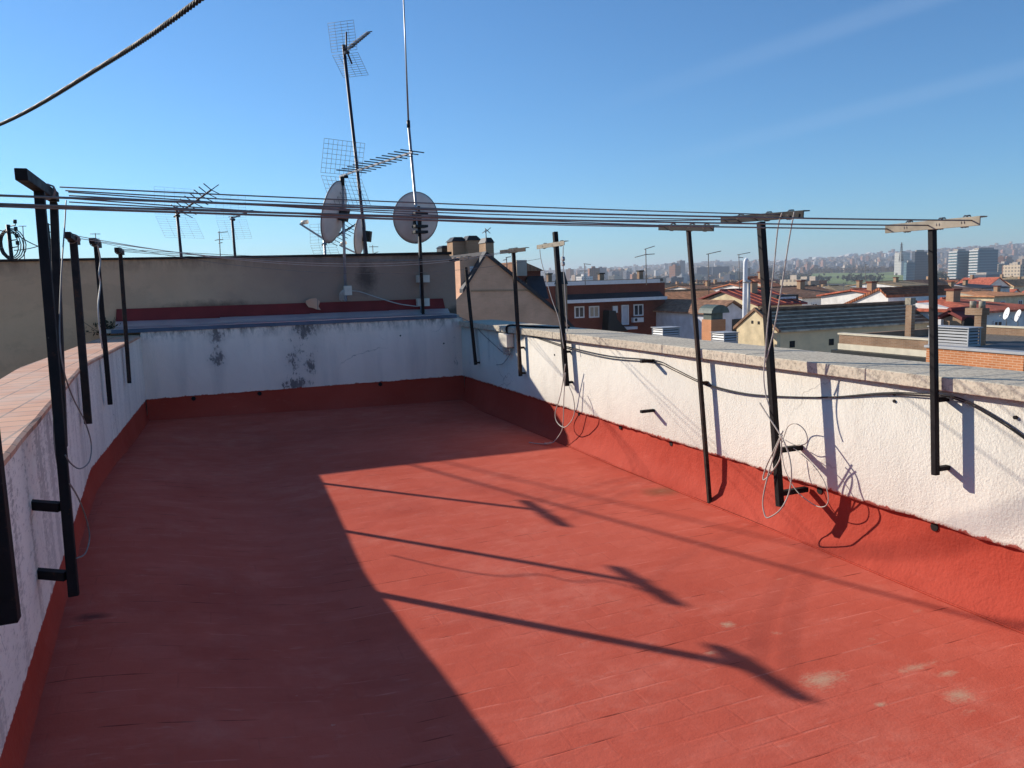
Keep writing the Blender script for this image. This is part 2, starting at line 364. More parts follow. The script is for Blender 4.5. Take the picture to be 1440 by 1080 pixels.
M['chimbrick'] = brickmat('chimney_brick', (.38, .22, .12), (.46, .28, .16), (.42, .32, .22), 'y', .24, .065, .01)
M['orangebrick'] = brickmat('orange_brick', (.56, .20, .075), (.64, .25, .10), (.70, .42, .26), 'y', .25, .075, .012)
M['oldbrick'] = brickmat('weathered_brown_brick', (.34, .20, .12), (.42, .26, .16), (.40, .30, .21), 'y', .24, .07, .012, var=.5)
M['cream'] = plain('cream_render', (.66, .55, .35), .25, 1.2, .9)
M['creamtrim'] = plain('cream_trim', (.66, .60, .46), .15, 2, .85)
M['white'] = plain('white_render', (.72, .70, .66), .18, 1., .9)
M['whitetrim'] = plain('white_paint', (.70, .70, .70), .1, 3, .6)
M['greywall'] = plain('grey_render', (.46, .40, .33), .2, .8, .9)
M['beige'] = plain('beige_render', (.86, .64, .38), .15, .8, .9)
M['bluewhite'] = plain('whitewashed_wall', (.55, .57, .62), .2, 1., .9)
M['glass'] = plain('dark_window_glass', (.03, .04, .055), .4, 2, .12, spec=.6)
M['curtain'] = plain('drawn_blind', (.42, .36, .28), .15, 4, .7)
M['tile_x'] = roofmat('clay_roof_tiles_x', (.56, .21, .11), 'x')
M['tile_y'] = roofmat('clay_roof_tiles_y', (.36, .13, .065), 'y')
M['tile_or'] = roofmat('orange_roof_tiles', (.74, .34, .16), 'x')
M['tile_brown'] = roofmat('brown_roof_tiles', (.34, .19, .12), 'x')
M['tile_olive'] = roofmat('mossy_roof_tiles', (.38, .29, .18), 'x')
M['tile_red'] = roofmat('bright_red_roof_tiles', (.62, .17, .10), 'x')
M['reroof'] = plain('red_sheet_roof', (.20, .035, .03), .25, .8, .7)
M['fibro'] = plain('dark_fibre_cement', (.25, .145, .09), .45, 1.6, .9)
M['fibroedge'] = plain('roof_edge_painted_sunlit', (.62, .48, .34), .5, 1.3, .9)  # pale colour stands in for sunlit edges of the roof courses
M['gravel'] = plain('gravel_roof', (.16, .14, .115), .5, 6, .95)
M['louvre'] = plain('grey_louvre_metal', (.40, .41, .42), .1, 3, .55, metal=.2)
M['flue'] = plain('white_flue_metal', (.72, .74, .76), .1, 2, .4)
M['weed'] = plain('weed_leaves', (.028, .034, .018), .5, 9, .8)
for nm, c in (('pale', (.46, .45, .43)), ('cream', (.38, .32, .25)), ('brick', (.22, .12, .08)), ('grey', (.22, .21, .21)), ('tan', (.24, .18, .13)), ('dark', (.10, .10, .11)), ('roof', (.17, .10, .07))):
    M['far_'+nm] = plain('far_%s_walls' % nm, c, .25, .02, .95)
M['forest'] = plain('far_trees', (.055, .060, .035), .5, .03, .95)
M['forest2'] = plain('far_bare_trees', (.12, .085, .06), .4, .03, .95)

# ------------------------------------------------------------------ mesh builder
class MB:
    def __init__(s): s.v = []; s.f = []; s.mi = []; s.cur = 0; s.sm = []
    def face(s, idx, smooth=False): s.f.append(idx); s.mi.append(s.cur); s.sm.append(smooth)
    def hexa(s, p):
        b = len(s.v); s.v += [V(q) for q in p]
        for q in ((0, 3, 2, 1), (4, 5, 6, 7), (0, 1, 5, 4), (1, 2, 6, 5), (2, 3, 7, 6), (3, 0, 4, 7)): s.face([b+i for i in q])
        return s
    def box(s, a, b):
        x0, x1 = sorted((a[0], b[0])); y0, y1 = sorted((a[1], b[1])); z0, z1 = sorted((a[2], b[2]))
        return s.hexa([(x0, y0, z0), (x1, y0, z0), (x1, y1, z0), (x0, y1, z0), (x0, y0, z1), (x1, y0, z1), (x1, y1, z1), (x0, y1, z1)])
    def beam(s, p0, p1, w, h, up=None):
        p0, p1 = V(p0), V(p1); d = (p1-p0).normalized()
        up = V(up) if up else (V((0, 0, 1)) if abs(d.z) < .8 else V((0, 1, 0)))
        a = d.cross(up).normalized(); c = a.cross(d).normalized()
        a *= w/2; c *= h/2
        return s.hexa([p0-a-c, p0+a-c, p0+a+c, p0-a+c, p1-a-c, p1+a-c, p1+a+c, p1-a+c])
    def tube(s, pts, r, n=6, close=True):
        pts = [V(p) for p in pts]; N = len(pts); b = len(s.v); a = None
        for i, p in enumerate(pts):
            d = (pts[min(i+1, N-1)] - pts[max(i-1, 0)]).normalized()
            if a is None:
                a = d.orthogonal().normalized()
            a = (a - d*a.dot(d)).normalized(); c = d.cross(a)
            rr = r[i] if isinstance(r, (list, tuple)) else r
            for k in range(n):
                t = 2*math.pi*k/n
                s.v.append(p + a*(math.cos(t)*rr) + c*(math.sin(t)*rr))
        for i in range(N-1):
            for k in range(n):
                s.face([b+i*n+k, b+i*n+(k+1) % n, b+(i+1)*n+(k+1) % n, b+(i+1)*n+k], True)
        if close:
            s.face([b+k for k in range(n)][::-1]); s.face([b+(N-1)*n+k for k in range(n)])
        return s
    def prism(s, poly, ext):
        n = len(poly); b = len(s.v); e = V(ext)
        s.v += [V(q) for q in poly]; s.v += [V(q)+e for q in poly]
        s.face([b+i for i in range(n)][::-1]); s.face([b+n+i for i in range(n)])
        for i in range(n): s.face([b+i, b+(i+1) % n, b+n+(i+1) % n, b+n+i])
        return s
    def poly(s, pts):
        b = len(s.v); s.v += [V(q) for q in pts]; s.face([b+i for i in range(len(pts))]); return s
    def build(s, name, mat, parent=None, bevel=0., org=None):
        root = parent
        while root is not None and root.parent is not None: root = root.parent
        if root is not None: o0 = V(root.location)
        elif org is not None: o0 = V(org)
        else:
            lo = [min(p[i] for p in s.v) for i in range(3)]; hi = [max(p[i] for p in s.v) for i in range(3)]
            o0 = V(((lo[0]+hi[0])/2, (lo[1]+hi[1])/2, lo[2]))
        me = bpy.data.meshes.new(name)
        me.from_pydata([tuple(p-o0) for p in s.v], [], s.f)
        ms = mat if isinstance(mat, (list, tuple)) else [mat]
        for q in ms: me.materials.append(M[q] if isinstance(q, str) else q)
        me.polygons.foreach_set('material_index', s.mi); me.polygons.foreach_set('use_smooth', s.sm)
        import bmesh
        bm = bmesh.new(); bm.from_mesh(me); bmesh.ops.recalc_face_normals(bm, faces=bm.faces); bm.to_mesh(me); bm.free()
        o = bpy.data.objects.new(name, me); COL.objects.link(o)
        if root is None: o.location = o0
        else: o.parent = parent
        if bevel:
            md = o.modifiers.new('bevel', 'BEVEL'); md.width = bevel; md.segments = 2; md.limit_method = 'ANGLE'
        return o
def tag(o, label=None, cat=None, group=None, kind=None):
    if label: o['label'] = label
    if cat: o['category'] = cat
    if group: o['group'] = group
    if kind: o['kind'] = kind
    return o
def thing(name, label, cat, loc, group=None):
    o = bpy.data.objects.new(name, None); COL.objects.link(o); o.location = V(loc); o.empty_display_size = .2
    return tag(o, label, cat, group)
def smooth_pts(pts, n=6):
    pts = [V(p) for p in pts]; out = []
    for i in range(len(pts)-1):
        p0, p1, p2, p3 = pts[max(i-1, 0)], pts[i], pts[i+1], pts[min(i+2, len(pts)-1)]
        for k in range(n):
            t = k/n
            out.append(.5*((2*p1)+(p2-p0)*t+(2*p0-5*p1+4*p2-p3)*t*t+(-p0+3*p1-3*p2+p3)*t**3))
    out.append(pts[-1]); return out
def sagline(a, b, sag, n=14):
    a, b = V(a), V(b)
    return [a.lerp(b, i/n) - V((0, 0, sag*4*(i/n)*(1-i/n))) for i in range(n+1)]
def arc_noise(y, k, amp): return amp*(math.sin(y*9.1+k)+math.sin(y*23.7+2*k)*.6+math.sin(y*51+3*k)*.4)

# ------------------------------------------------------------------ terrace floor
Y0 = -4.0
def lw(y):      # inner face of the left wall
    if y < 6.3: return -.745 + (6.3-y)*.0437
    return -.745 + (y-6.3)*.0528
def left_rise(y): return .195 - .09*max(0., min(1., (y-5.5)/4.6))
def back_rise(x): return .105 - .085*max(0., min(1., (x+.6)/4.))
def sstep(t): t = max(0., min(1., t)); return t*t*(3-2*t)
def floor_z(x, y):
    a = left_rise(y)*sstep((lw(y)+1.25-x)/1.25); c = back_rise(x)*sstep((y-YB+1.1)/1.1)
    return max(a, c) + .004*math.sin(x*2.1+y*.7)+.003*math.sin(y*1.9)
b = MB()
nx, ny = 56, 90
for j in range(ny+1):
    y = Y0 + (YB+.06-Y0)*j/ny
    for i in range(nx+1):
        x = lw(y)-.06 + (XR+.06-lw(y)+.06)*i/nx
        b.v.append(V((x, y, floor_z(x, y))))
for j in range(ny):
    for i in range(nx):
        k = j*(nx+1)+i; b.face([k, k+1, k+nx+2, k+nx+1], True)
tag(b.build('terrace_floor', 'floor'), 'red painted clay tile roof terrace floor', kind='structure')

# ------------------------------------------------------------------ right parapet
ZB = .345
pw = thing('parapet_wall', 'sunlit rough white parapet wall with grey stone coping, right of the terrace', 'wall', (3.6, 3, 0))
b = MB()       # stucco body with an uneven lower lip
N = 420
ys = [Y0 + (YB-Y0)*i/N for i in range(N+1)]
for y in ys:
    z = ZB + arc_noise(y, 1., .0045) + .002*math.sin(y*140) ; w = .006*math.sin(y*3.1)
    for (x, zz) in ((XR+.05, z+.004), (XR+w*.5, z), (XR+w, z+.02), (XR+w, 1.03), (XR+.38, 1.03)): b.v.append(V((x, y, zz)))
for i in range(N):
    for k in range(4): b.face([i*5+k, i*5+k+1, i*5+6+k, i*5+5+k], k in (1, 2))
body = b.build('wall_face', 'white_right', pw)
b = MB(); b.box((XR+.07, Y0, -3.), (XR+.38, YB+.34, 1.028)); b.build('wall_core', 'greywall', pw)
b = MB()       # red skirting with a sloped foot
prof = [(XR+.034, ZB+.02), (XR+.030, ZB-.06), (XR+.020, .16), (XR-.008, .075), (XR-.045, .03), (XR-.068, .006)]
for y in ys:
    for k, (x, z) in enumerate(prof): b.v.append(V((x+.007*math.sin(y*2.3+k)+arc_noise(y, k+4, .0015), y, z)))
n = len(prof)
for i in range(N):
    for k in range(n-1): b.face([i*n+k, i*n+k+1, i*n+n+k+1, i*n+n+k], True)
b.build('skirting', 'red', pw)
b = MB()       # membrane lap line along the foot
for i in range(N):
    pass
b.tube([(XR-.078+.004*math.sin(y*4.), y, .005) for y in ys], .006, 5); b.build('skirting_bead', 'red', pw)
jy = 5.125
js = [jy + .985*k for k in range(-9, 6)]
for a, c in zip(js[:-1], js[1:]):
    dz = random.uniform(-.0015, .0015)
    e = min(c-.0025, YB+.30)
    b = MB().box((3.342+random.uniform(-.002, .002), a+.0025, 1.031), (3.835, e, 1.098+dz)); b.build('coping_slab', 'coping', pw, .004)
b = MB()
for y in js:
    if y < YB: b.box((3.346, y-.003, 1.032), (3.83, y+.003, 1.092))
b.build('coping_joint', 'mortar', pw)
for k in range(9):
    y = 5.906 + (2-k)*.787
    if y > YB-.2: continue
    b = MB(); z = ZB-.028
    b.tube([(XR+.027, y, z), (XR+.06, y, z)], .022, 10); b.build('dark_drain_hole', 'hole', pw)  # black stub end stands in for the dark inside of a drain hole
b = MB()
for (px, py) in ((722, 488), (768, 487), (780, 499)): 
    c = onX(px, py, XR); b.tube([(XR-.004, c.y, c.z), (XR+.03, c.y, c.z)], .011, 8)
for (px, py) in ((1258, 564), (1258, 554), (1428, 587)): 
    c = onX(px, py, XR); b.tube([(XR-.006, c.y, c.z), (XR+.03, c.y, c.z)], .009, 8)
b.build('screw_plug', 'hole', pw)

# ------------------------------------------------------------------ back parapet
bw = thing('parapet_wall', 'shaded white parapet wall with black mould and zinc flashing at the far end', 'wall', (1.4, 10.3, 0))
b = MB(); N2 = 60
xl = lw(YB)
xs = [xl + (XR+.02-xl)*i/N2 for i in range(N2+1)]
for x in xs:
    z = ZB+.005 + arc_noise(x, 2., .003)
    for (yy, zz) in ((YB+.05, z), (YB, z), (YB, 1.145+arc_noise(x, 5, .003)), (YB+.2, 1.145)): b.v.append(V((x, yy, zz)))
for i in range(N2):
    for k in range(3): b.face([i*4+k, i*4+k+1, i*4+5+k, i*4+4+k])
b.build('wall_face', 'white_back', bw)
MB().box((xl-.4, YB+.07, -3.), (XR+.06, 10.38, 1.112)).build('wall_core', 'greywall', bw)
b = MB()
prof = [(YB+.02, ZB+.03), (YB+.012, .2), (YB-.02, .07), (YB-.07, .006)]
for x in xs:
    for k, (y, z) in enumerate(prof): b.v.append(V((x, y+.005*math.sin(x*3), z if k == 0 else ZB+.03-(ZB+.03-back_rise(x)+.01)*(0, .5, .88, 1.)[k])))
for i in range(N2):
    for k in range(3): b.face([i*4+k, i*4+k+1, i*4+5+k, i*4+4+k], True)
b.build('skirting', 'red', bw)
MB().box((xl-.42, YB+.004, 1.148), (XR-.02, 10.46, 1.183)).build('mortar_ledge', 'greywall', bw)
MB().box((xl-.30, YB-.016, 1.142), (3.33, YB-.013, 1.186)).build('zinc_drip', 'zincdark', bw)
for a, c in ((-.82, .35), (.35, 1.45), (1.45, 2.5), (2.5, 3.30)):     # lapped sheets of zinc
    b = MB(); dz = random.uniform(-.006, .006)
    P = [(a, YB-.012, 1.188), (c+.03, YB-.012, 1.188), (c+.03, 10.37, 1.198+dz*.3), (c+.03, 10.465, 1.258+dz), (a, 10.465, 1.264), (a, 10.37, 1.202)]
    b.poly([P[0], P[1], P[2], P[5]]); b.poly([P[5], P[2], P[3], P[4]])
    o = b.build('zinc_sheet', 'zinc', bw)
    md = o.modifiers.new('solid', 'SOLIDIFY'); md.thickness = .003
for px, py in ((272, 558), (365, 551), (535, 537)):
    c = onY(px, py, YB); MB().tube([(c.x, YB+.004, ZB-.028), (c.x, YB+.06, ZB-.028)], .026, 10).build('dark_drain_hole', 'hole', bw)  # black stub ends again in place of dark drain holes
b = MB()
for px, py in ((563, 472), (624, 483)):
    c = onY(px, py, YB); b.tube([(c.x, YB-.004, c.z), (c.x, YB+.03, c.z)], .011, 8)
b.build('screw_plug', 'hole', bw)

# ------------------------------------------------------------------ left parapet
lp = thing('parapet_wall', 'streaked white parapet wall topped with terracotta tiles, left of the terrace', 'wall', (-.85, 4, 0))
yl = [Y0 + (YB-Y0)*i/140 for i in range(141)]
b = MB()
for y in yl:
    z = ZB+.005+arc_noise(y, 3., .004); x = lw(y)
    for (xx, zz) in ((x-.05, z), (x, z), (x, 1.085), (x-.35, 1.085)): b.v.append(V((xx, y, zz)))
for i in range(140):
    for k in range(3): b.face([i*4+k, i*4+k+1, i*4+5+k, i*4+4+k])
b.build('wall_face', 'white_left', lp)
b = MB()
for y in (Y0, 6.3, YB): 
    for (xx, zz) in ((lw(y)-.02, -3), (lw(y)-.02, 1.083), (lw(y)-.40, 1.083), (lw(y)-.40, -3)): b.v.append(V((xx, y, zz)))
for i in range(2):
    for k in range(4): b.face([i*4+k, i*4+(k+1) % 4, i*4+4+(k+1) % 4, i*4+4+k])
b.face([0, 1, 2, 3]); b.face([8, 9, 10, 11]); b.build('wall_core', 'greywall', lp)
b = MB(); n = 5
for y in yl:
    x = lw(y)
    for k, (dx, z) in enumerate(((-.018, 0.), (-.012, .35), (-.004, .7), (.006, .9), (.022, 1.04))): b.v.append(V((x+dx+.004*math.sin(y*2.7+k), y, ZB+.03-z*(ZB+.03-left_rise(y)))))
for i in range(140):
    for k in range(n-1): b.face([i*n+k, i*n+k+1, i*n+n+k+1, i*n+n+k], True)
b.build('skirting', 'red', lp)
b = MB()
ycap = [Y0 + (9.80-Y0)*i/100 for i in range(101)]
for y in ycap:
    xi = lw(y)+.022+arc_noise(y, 6, .0015); xo = lw(y)-.375
    for (xx, zz) in ((xi, 1.088), (xi+.002, 1.108), (xi-.012, 1.115), (xo, 1.115), (xo, 1.088)): b.v.append(V((xx, y, zz)))
for i in range(100):
    for k in range(5): b.face([i*5+k, i*5+(k+1) % 5, i*5+5+(k+1) % 5, i*5+5+k])
b.face([500+k for k in range(5)])
b.build('cap_tiles', 'captile', lp)

# ------------------------------------------------------------------ neighbouring tan building behind the end wall
tb = thing('neighbour_building', 'blank tan rendered wall of the neighbouring building with brown capped top, full of aerials', 'building', (1., 13., -3))
TX0, TX1, TY = -14., 3.47, 10.5
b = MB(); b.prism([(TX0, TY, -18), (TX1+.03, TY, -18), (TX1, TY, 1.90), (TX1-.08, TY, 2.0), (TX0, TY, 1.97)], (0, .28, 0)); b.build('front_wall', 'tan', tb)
MB().box((TX0, TY+.281, -18), (TX1, 20, 1.3)).build('roof_deck', 'gravel', tb)
b = MB(); b.prism([(TX0, TY-.03, 1.971), (TX1-.05, TY-.03, 2.001), (TX1-.05, TY-.03, 2.038), (1.2, TY-.03, 2.022), (TX0, TY-.03, 2.005)], (0, .34, 0)); b.build('wall_cap', 'rustpaint', tb)
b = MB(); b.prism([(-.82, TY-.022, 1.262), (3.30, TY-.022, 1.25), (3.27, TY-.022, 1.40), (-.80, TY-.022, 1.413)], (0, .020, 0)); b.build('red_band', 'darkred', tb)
c = onY(441, 430, TY)   # torn scrap of render on the band
b = MB()
prev = None
for (px, py) in ((428, 424), (436, 420), (444, 419), (450, 424), (448, 431), (451, 436), (445, 435), (440, 433), (434, 432), (431, 428)): b.v.append(onY(px, py, TY-.05)+V((0, random.uniform(-.015, .015), 0)))
b.face(list(range(10))); o = b.build('torn_render', 'captile', tb); md = o.modifiers.new('s', 'SOLIDIFY'); md.thickness = .01
o['label'] = 'torn pinkish scrap on red band'

# weed in the corner behind the cap
b = MB(); base = onY(150, 470, 10.44)
for k in range(170):
    a = random.uniform(0, 6.28); rr = abs(random.gauss(0, .09)); h = random.uniform(0, .17)*(1-rr*2)
    c = base + V((math.cos(a)*rr*1.1-.02, math.sin(a)*rr*.25-.03, h)); l = random.uniform(.012, .03)
    d = V((random.gauss(0, 1), random.gauss(0, .5), random.gauss(.3, 1))).normalized(); e = d.orthogonal().normalized()
    b.poly([c-d*l, c+e*l*.35, c+d*l, c-e*l*.35])
for k in range(9):
    b.tube([base+V((random.gauss(0, .02), 0, -.05)), base+V((random.gauss(0, .1), -.03, .2))], .003, 4)
tag(b.build('weed', 'weed'), 'dry dark green weed growing in the corner behind the left wall', 'plant')

# ------------------------------------------------------------------ clothesline posts
def bar_steel(b, p0, p1, s=.04, side=1):
    """L-section"""
    p0, p1 = V(p0), V(p1)
    b.beam(p0+V((0, 0, s*.35)), p1+V((0, 0, s*.35)), s, .006); b.beam(p0+V((side*(s*.5+.003), 0, -.1*s)), p1+V((side*(s*.5+.003), 0, -.1*s)), .006, s)
    return b
def wraps(b, p0, p1, ts, r=.03):
    p0, p1 = V(p0), V(p1); d = (p1-p0).normalized(); a = d.orthogonal().normalized(); c = d.cross(a); out = []
    for t in ts:
        q = p0.lerp(p1, t); b = MB(); out.append(b)
        b.tube([q + d*(k*.0016) + a*(math.cos(k*.7)*r) + c*(math.sin(k*.7)*r*.8) for k in range(20)], .0035, 4)
    return out
PG = 'steel clothesline posts along the terrace walls'
post_top = {}
RX = {'R1': 3.31, 'R2': 3.195, 'R3': 3.335, 'R4': 3.33, 'R5': 3.325, 'R6': 3.33}
def rpost(key, top, bot, bar, w, label, brk, postmat='blackpaint', barmat='blackpaint', extra=0., foot=None, wr=(.2, .55, .8)):
    X = RX[key]; T, B = onX(*top, X), onX(*bot, X)
    if foot is not None: B.z = foot
    t = thing('clothesline_post', label, 'post', (B.x, B.y, B.z), PG)
    d = (T-B).normalized()
    MB().beam(B, T+d*extra, w, w, (0, 1, 0)).build('post', postmat, t, .003)
    a, c = onX(*bar[0], X), onX(*bar[1], X)
    bar_steel(MB(), a, c, .042, -1).build('crossbar', barmat, t, .002)
    [q_.build('wire_wrap', 'wiregrey', t) for q_ in wraps(MB(), a, c, wr)]
    for (px, py, xend) in brk:
        q = onX(px, py, X); s = (q.z-B.z)/(T.z-B.z); q = B.lerp(T, s)
        bb = MB().beam((q.x+w*.5+.001, q.y, q.z), (XR+.015, q.y, q.z), .034 if key == 'R2' else .028, .03 if key == 'R2' else .022); bb.build('wall_bracket', postmat, t, .002)
    post_top[key] = (a, c, T)
    return t
rpost('R1', (1311, 320), (1315.5, 668), ((1250, 321), (1384, 309)), .029, 'black post with pale grey crossbar, nearest on the sunlit wall', [(1316, 563, 0), (1316, 660, 0)], barmat='palesteel')
rpost('R2', (1070, 312), (1097, 712), ((1018, 309), (1135, 300)), .038, 'thick black post with tangled line loops hanging at its foot', [(1093, 634, 0), (1096, 694, 0)])
rpost('R3', (968, 322), (998, 711), ((930, 319), (1008, 320)), .027, 'slim black post standing on the floor against the sunlit wall', [(991, 540, 0)], foot=.006, postmat='rustpaint')
rpost('R4', (782, 345), (797, 543), ((758, 347), (797, 341)), .043, 'stout post with pale crossbar and pulleys, black plank on the sunlit wall', [(794, 495, 0), (797, 538, 0)], barmat='palesteel', extra=.13)
rpost('R5', (722, 355), (732, 529), ((706, 354), (742, 350)), .036, 'dark post with pale rope round its top above a white junction box', [(729, 489, 0), (732, 525, 0)], postmat='rustpaint', barmat='rustpaint', wr=(.3, .4, .5, .55))
rpost('R6', (655, 376), (669, 513), ((634, 366), (661, 362)), .036, 'shaded dark post nearest the far right corner of the terrace', [(668, 510, 0), (663, 458, 0)], postmat='rustpaint', barmat='rustpaint')

# pulley pair on the R4 crossbar
for (px, py) in ((791, 363), (791, 370)):
    pass

def lpt(px, py, off):
    X = -.65
    for i in range(30):
        P = onX(px, py, X); X = lw(P.y)+off
    return P
def lpost(key, top, bot, w, label, off, bar, mat='blackpaint', brk=(), wr=(.3, .6), name='clothesline_post'):
    T, B = lpt(*top, off), lpt(*bot, off)
    t = thing('clothesline_post', label, 'post', tuple(B), PG)
    MB().beam(B, T, w, w, (0, 1, 0)).build('post', mat, t, .003)
    a, c = T + V(bar[0]), T + V(bar[1])
    MB().beam(a, c, .04, .042).build('crossbar', mat, t, .003)
    [q_.build('wire_wrap', 'wiregrey', t) for q_ in wraps(MB(), a, c, wr, .035)]
    for (px, py) in brk:
        q = lpt(px, py, off); s = (q.z-B.z)/(T.z-B.z); q = B.lerp(T, s)
        MB().beam((q.x-w*.5-.001, q.y, q.z), (lw(q.y)-.015, q.y+.06, q.z+.01), .035, .035).build('wall_bracket', mat, t, .002)
    post_top[key] = (a, c, T)
    return t, B, T
t1, B1, T1 = lpost('L1', (55, 266), (104, 838), .036, 'tall black post with braced crossbar, nearest full post on the streaked left wall', .12, ((0, -.36, .01), (0, .38, .01)), brk=((88, 726), (99, 818)), wr=(.72,))
q = B1.lerp(T1, .36)
MB().beam(q+V((0, .048, 0)), T1+V((0, .36, -.02)), .034, .03, (1, 0, 0)).build('brace', 'rustpaint', t1, .003)
t0_, B0, T0 = lpost('L0', (-62, 215), (14, 874), .046, 'black post cut off by the left edge of the picture', .07, ((0, -.35, 0), (0, .12, 0)), brk=((12, 866),))
lpost('L2', (103, 336), (124, 596), .046, 'dark post with cloth-bound crossbar at the bend of the left wall', .045, ((0, -.27, .01), (0, .20, -.01)), 'rustpaint', wr=(.5, .56, .62, .7, .76))
lpost('L3', (135, 343), (155, 569), .036, 'black post with a hanging cord, second from the far left corner', .05, ((0, -.30, .01), (0, .25, 0)))
lpost('L4', (169, 354), (182, 539), .036, 'brown post with a frayed top in the far left corner', .045, ((0, -.42, 0), (0, .28, 0)), 'rustpaint')

# bare bracket pair with no post
for py, word in ((507, 'upper'), (577, 'lower')):
    c = onX(920, py, XR)
    b = MB(); b.beam((XR+.015, c.y, c.z), (XR-.125, c.y-.002, c.z), .03, .022)
    b.beam((XR-.09, c.y-.0155, c.z), (XR-.09, c.y-.017, c.z), .006, .006)
    tag(b.build('wall_bracket', 'blackpaint', None, .002), 'short black steel bracket without a post, %s of the two on the sunlit wall' % word, 'bracket')

# ------------------------------------------------------------------ clotheslines
CG = 'clotheslines strung across the terrace'
def line(a, b, sag, label, mat='wirerope', r=.0034, n=20):
    bb = MB(); bb.tube(sagline(a, b, sag, n), r, 5)
    return tag(bb.build('clothesline', mat), label, 'clothesline', CG)
def L(key, s): return post_top[key][0].lerp(post_top[key][1], s)
hook = V((0, 0, .012))
# L0 -> R1
def through(px, py, X): return onX(px, py, X)
lines_01 = [(274, 312), (286, 317), (289, 322)]
for k, ((ya, yb_), xb, s) in enumerate(zip(lines_01, (1372, 1310, 1252), (.92, .5, .02))):
    A = through(0, ya, -.44); Bq = through(xb, yb_ - (2 if k == 0 else 0), RX['R1']); d = (A-Bq).normalized()
    A2 = A + d*.14
    line(A2, Bq, .012, 'thin dark clothesline ending at the pale crossbar, %s' % ('upper strand', 'middle strand', 'lower strand')[k])
# L1 -> R2
for k, (pa, pb, sg) in enumerate((((84, 263), (1100, 302), .01), ((92, 268), (1062, 305), .02), ((97, 275), (1040, 309), .02), ((97, 284), (1022, 309), .035))):
    A = through(*pa, -.50); Bq = through(*pb, RX['R2']-.01)
    line(A, Bq, sg, 'dark clothesline tied to the thick post, %s of its four strands' % ('highest', 'second', 'third', 'lowest')[k])
# L1 -> R3
for k, (pa, pb, sg) in enumerate((((96, 270), (1000, 319), .02), ((98, 279), (936, 319), .03))):
    A = through(*pa, -.50); Bq = through(*pb, RX['R3']-.01)
    line(A, Bq, sg, 'dark clothesline tied to the slim post, %s strand' % ('right', 'left')[k])
# L2, L3, L4 -> back posts
line(L('L2', .6)+hook, L('R5', .35), .16, 'slack pale clothesline sagging across the tan wall, upper strand', 'wirewhite', .0026)
line(L('L2', .2)+hook, L('R5', .6), .19, 'slack pale clothesline sagging across the tan wall, lower strand', 'wirewhite', .0026)
line(L('L3', .5)+hook, L('R4', .05)-V((0, 0, .12)), .20, 'slack grey clothesline reaching the post with pulleys', 'wiregrey', .0018)
for k, s in enumerate((.15, .5, .9)):
    line(L('L4', s)+hook, L('R6', .1+.4*k), .03+.02*k, 'straight clothesline just under the tan wall top, %s strand' % ('near', 'middle', 'far')[k], 'wirerope', .0028)

# ------------------------------------------------------------------ hanging cords and cables
def cord(name, label, pts, r, mat, cat='cord', n=6, group=None):
    b = MB(); b.tube(smooth_pts(pts, n), r, 5)
    return tag(b.build(name, mat), label, cat, group)
def pxX(l, X, jit=0.): return [onX(px, py, X+random.uniform(-jit, jit)) for px, py in l]
cord('hanging_cord', 'pale cord looped over the thick post crossbar, left drop', pxX([(1100, 299), (1094, 320), (1088, 380), (1080, 450), (1076, 500), (1074, 530), (1077, 555), (1082, 572)], 3.14), .004, 'wirewhite')
cord('hanging_cord', 'pale cord hanging from the right end of the thick post crossbar', pxX([(1117, 298), (1110, 335), (1099, 405), (1088, 465), (1079, 500), (1075, 512)], 3.15), .004, 'wirewhite')
cord('cord_loop', 'big loop of pale cord at the foot of the thick post', pxX([(1068, 566), (1080, 585), (1092, 603), (1102, 620), (1110, 642), (1113, 668), (1109, 695), (1098, 716), (1085, 726), (1077, 727), (1073, 712), (1074, 695), (1081, 665), (1092, 630), (1100, 612)], 3.15, .008), .0045, 'wirewhite')
cord('cord_loop', 'small tight loop of pale cord beside the thick post bracket', pxX([(1101, 606), (1088, 634), (1078, 655), (1073, 672), (1076, 674), (1085, 664), (1097, 645), (1099, 622), (1096, 612)], 3.16, .008), .0045, 'wirewhite')
cord('cord_loop', 'thin pale cord loop sticking out behind the thick post', pxX([(1100, 622), (1108, 600), (1120, 596), (1132, 606), (1135, 622), (1120, 626), (1103, 618)], 3.3, .01), .003, 'wirewhite')
cord('cord_loop', 'slack pale cord drooping behind the foot of the thick post', pxX([(1101, 625), (1118, 632), (1140, 650), (1158, 675), (1165, 700), (1160, 712), (1145, 710), (1120, 690), (1104, 660), (1099, 630)], 3.3, .01), .003, 'wirewhite')
cord('hanging_cord', 'taut pale cord from the left end of the pulley crossbar', pxX([(759, 350), (762, 370), (775, 417), (786, 449), (793, 490)], 3.29), .004, 'wirewhite')
cord('hanging_cord', 'pale cord dropping from the pulleys beside the stout post', pxX([(792, 346), (792, 372), (794, 400), (796, 440), (798, 466)], 3.29), .0045, 'wirewhite')
cord('cord_loop', 'wide loop of pale cord hanging under the stout post', pxX([(795, 512), (791, 540), (787, 560), (781, 580), (783, 593), (793, 601), (803, 593), (808, 579), (806, 558), (800, 543)], 3.28, .006), .005, 'wirewhite')
tail = pxX([(795, 524), (793, 560), (792, 594), (789, 608)], 3.28) + [onZ(779, 621, .03), onZ(771, 624, .008), onZ(758, 624, .008), onZ(744, 622, .008)]
cord('hanging_cord', 'pale cord trailing from the stout post onto the floor', tail, .005, 'wirewhite')
c = onZ(771, 624, .012); b = MB()
for k in range(3): b.tube([c+V((math.cos(a*.6+k)*.04, math.sin(a*.6+k)*.015, .004*k)) for a in range(10)], .005, 4)
tag(b.build('cord_knot', 'wirewhite'), 'knotted bundle of pale cord lying on the red floor', 'cord')
b = MB()
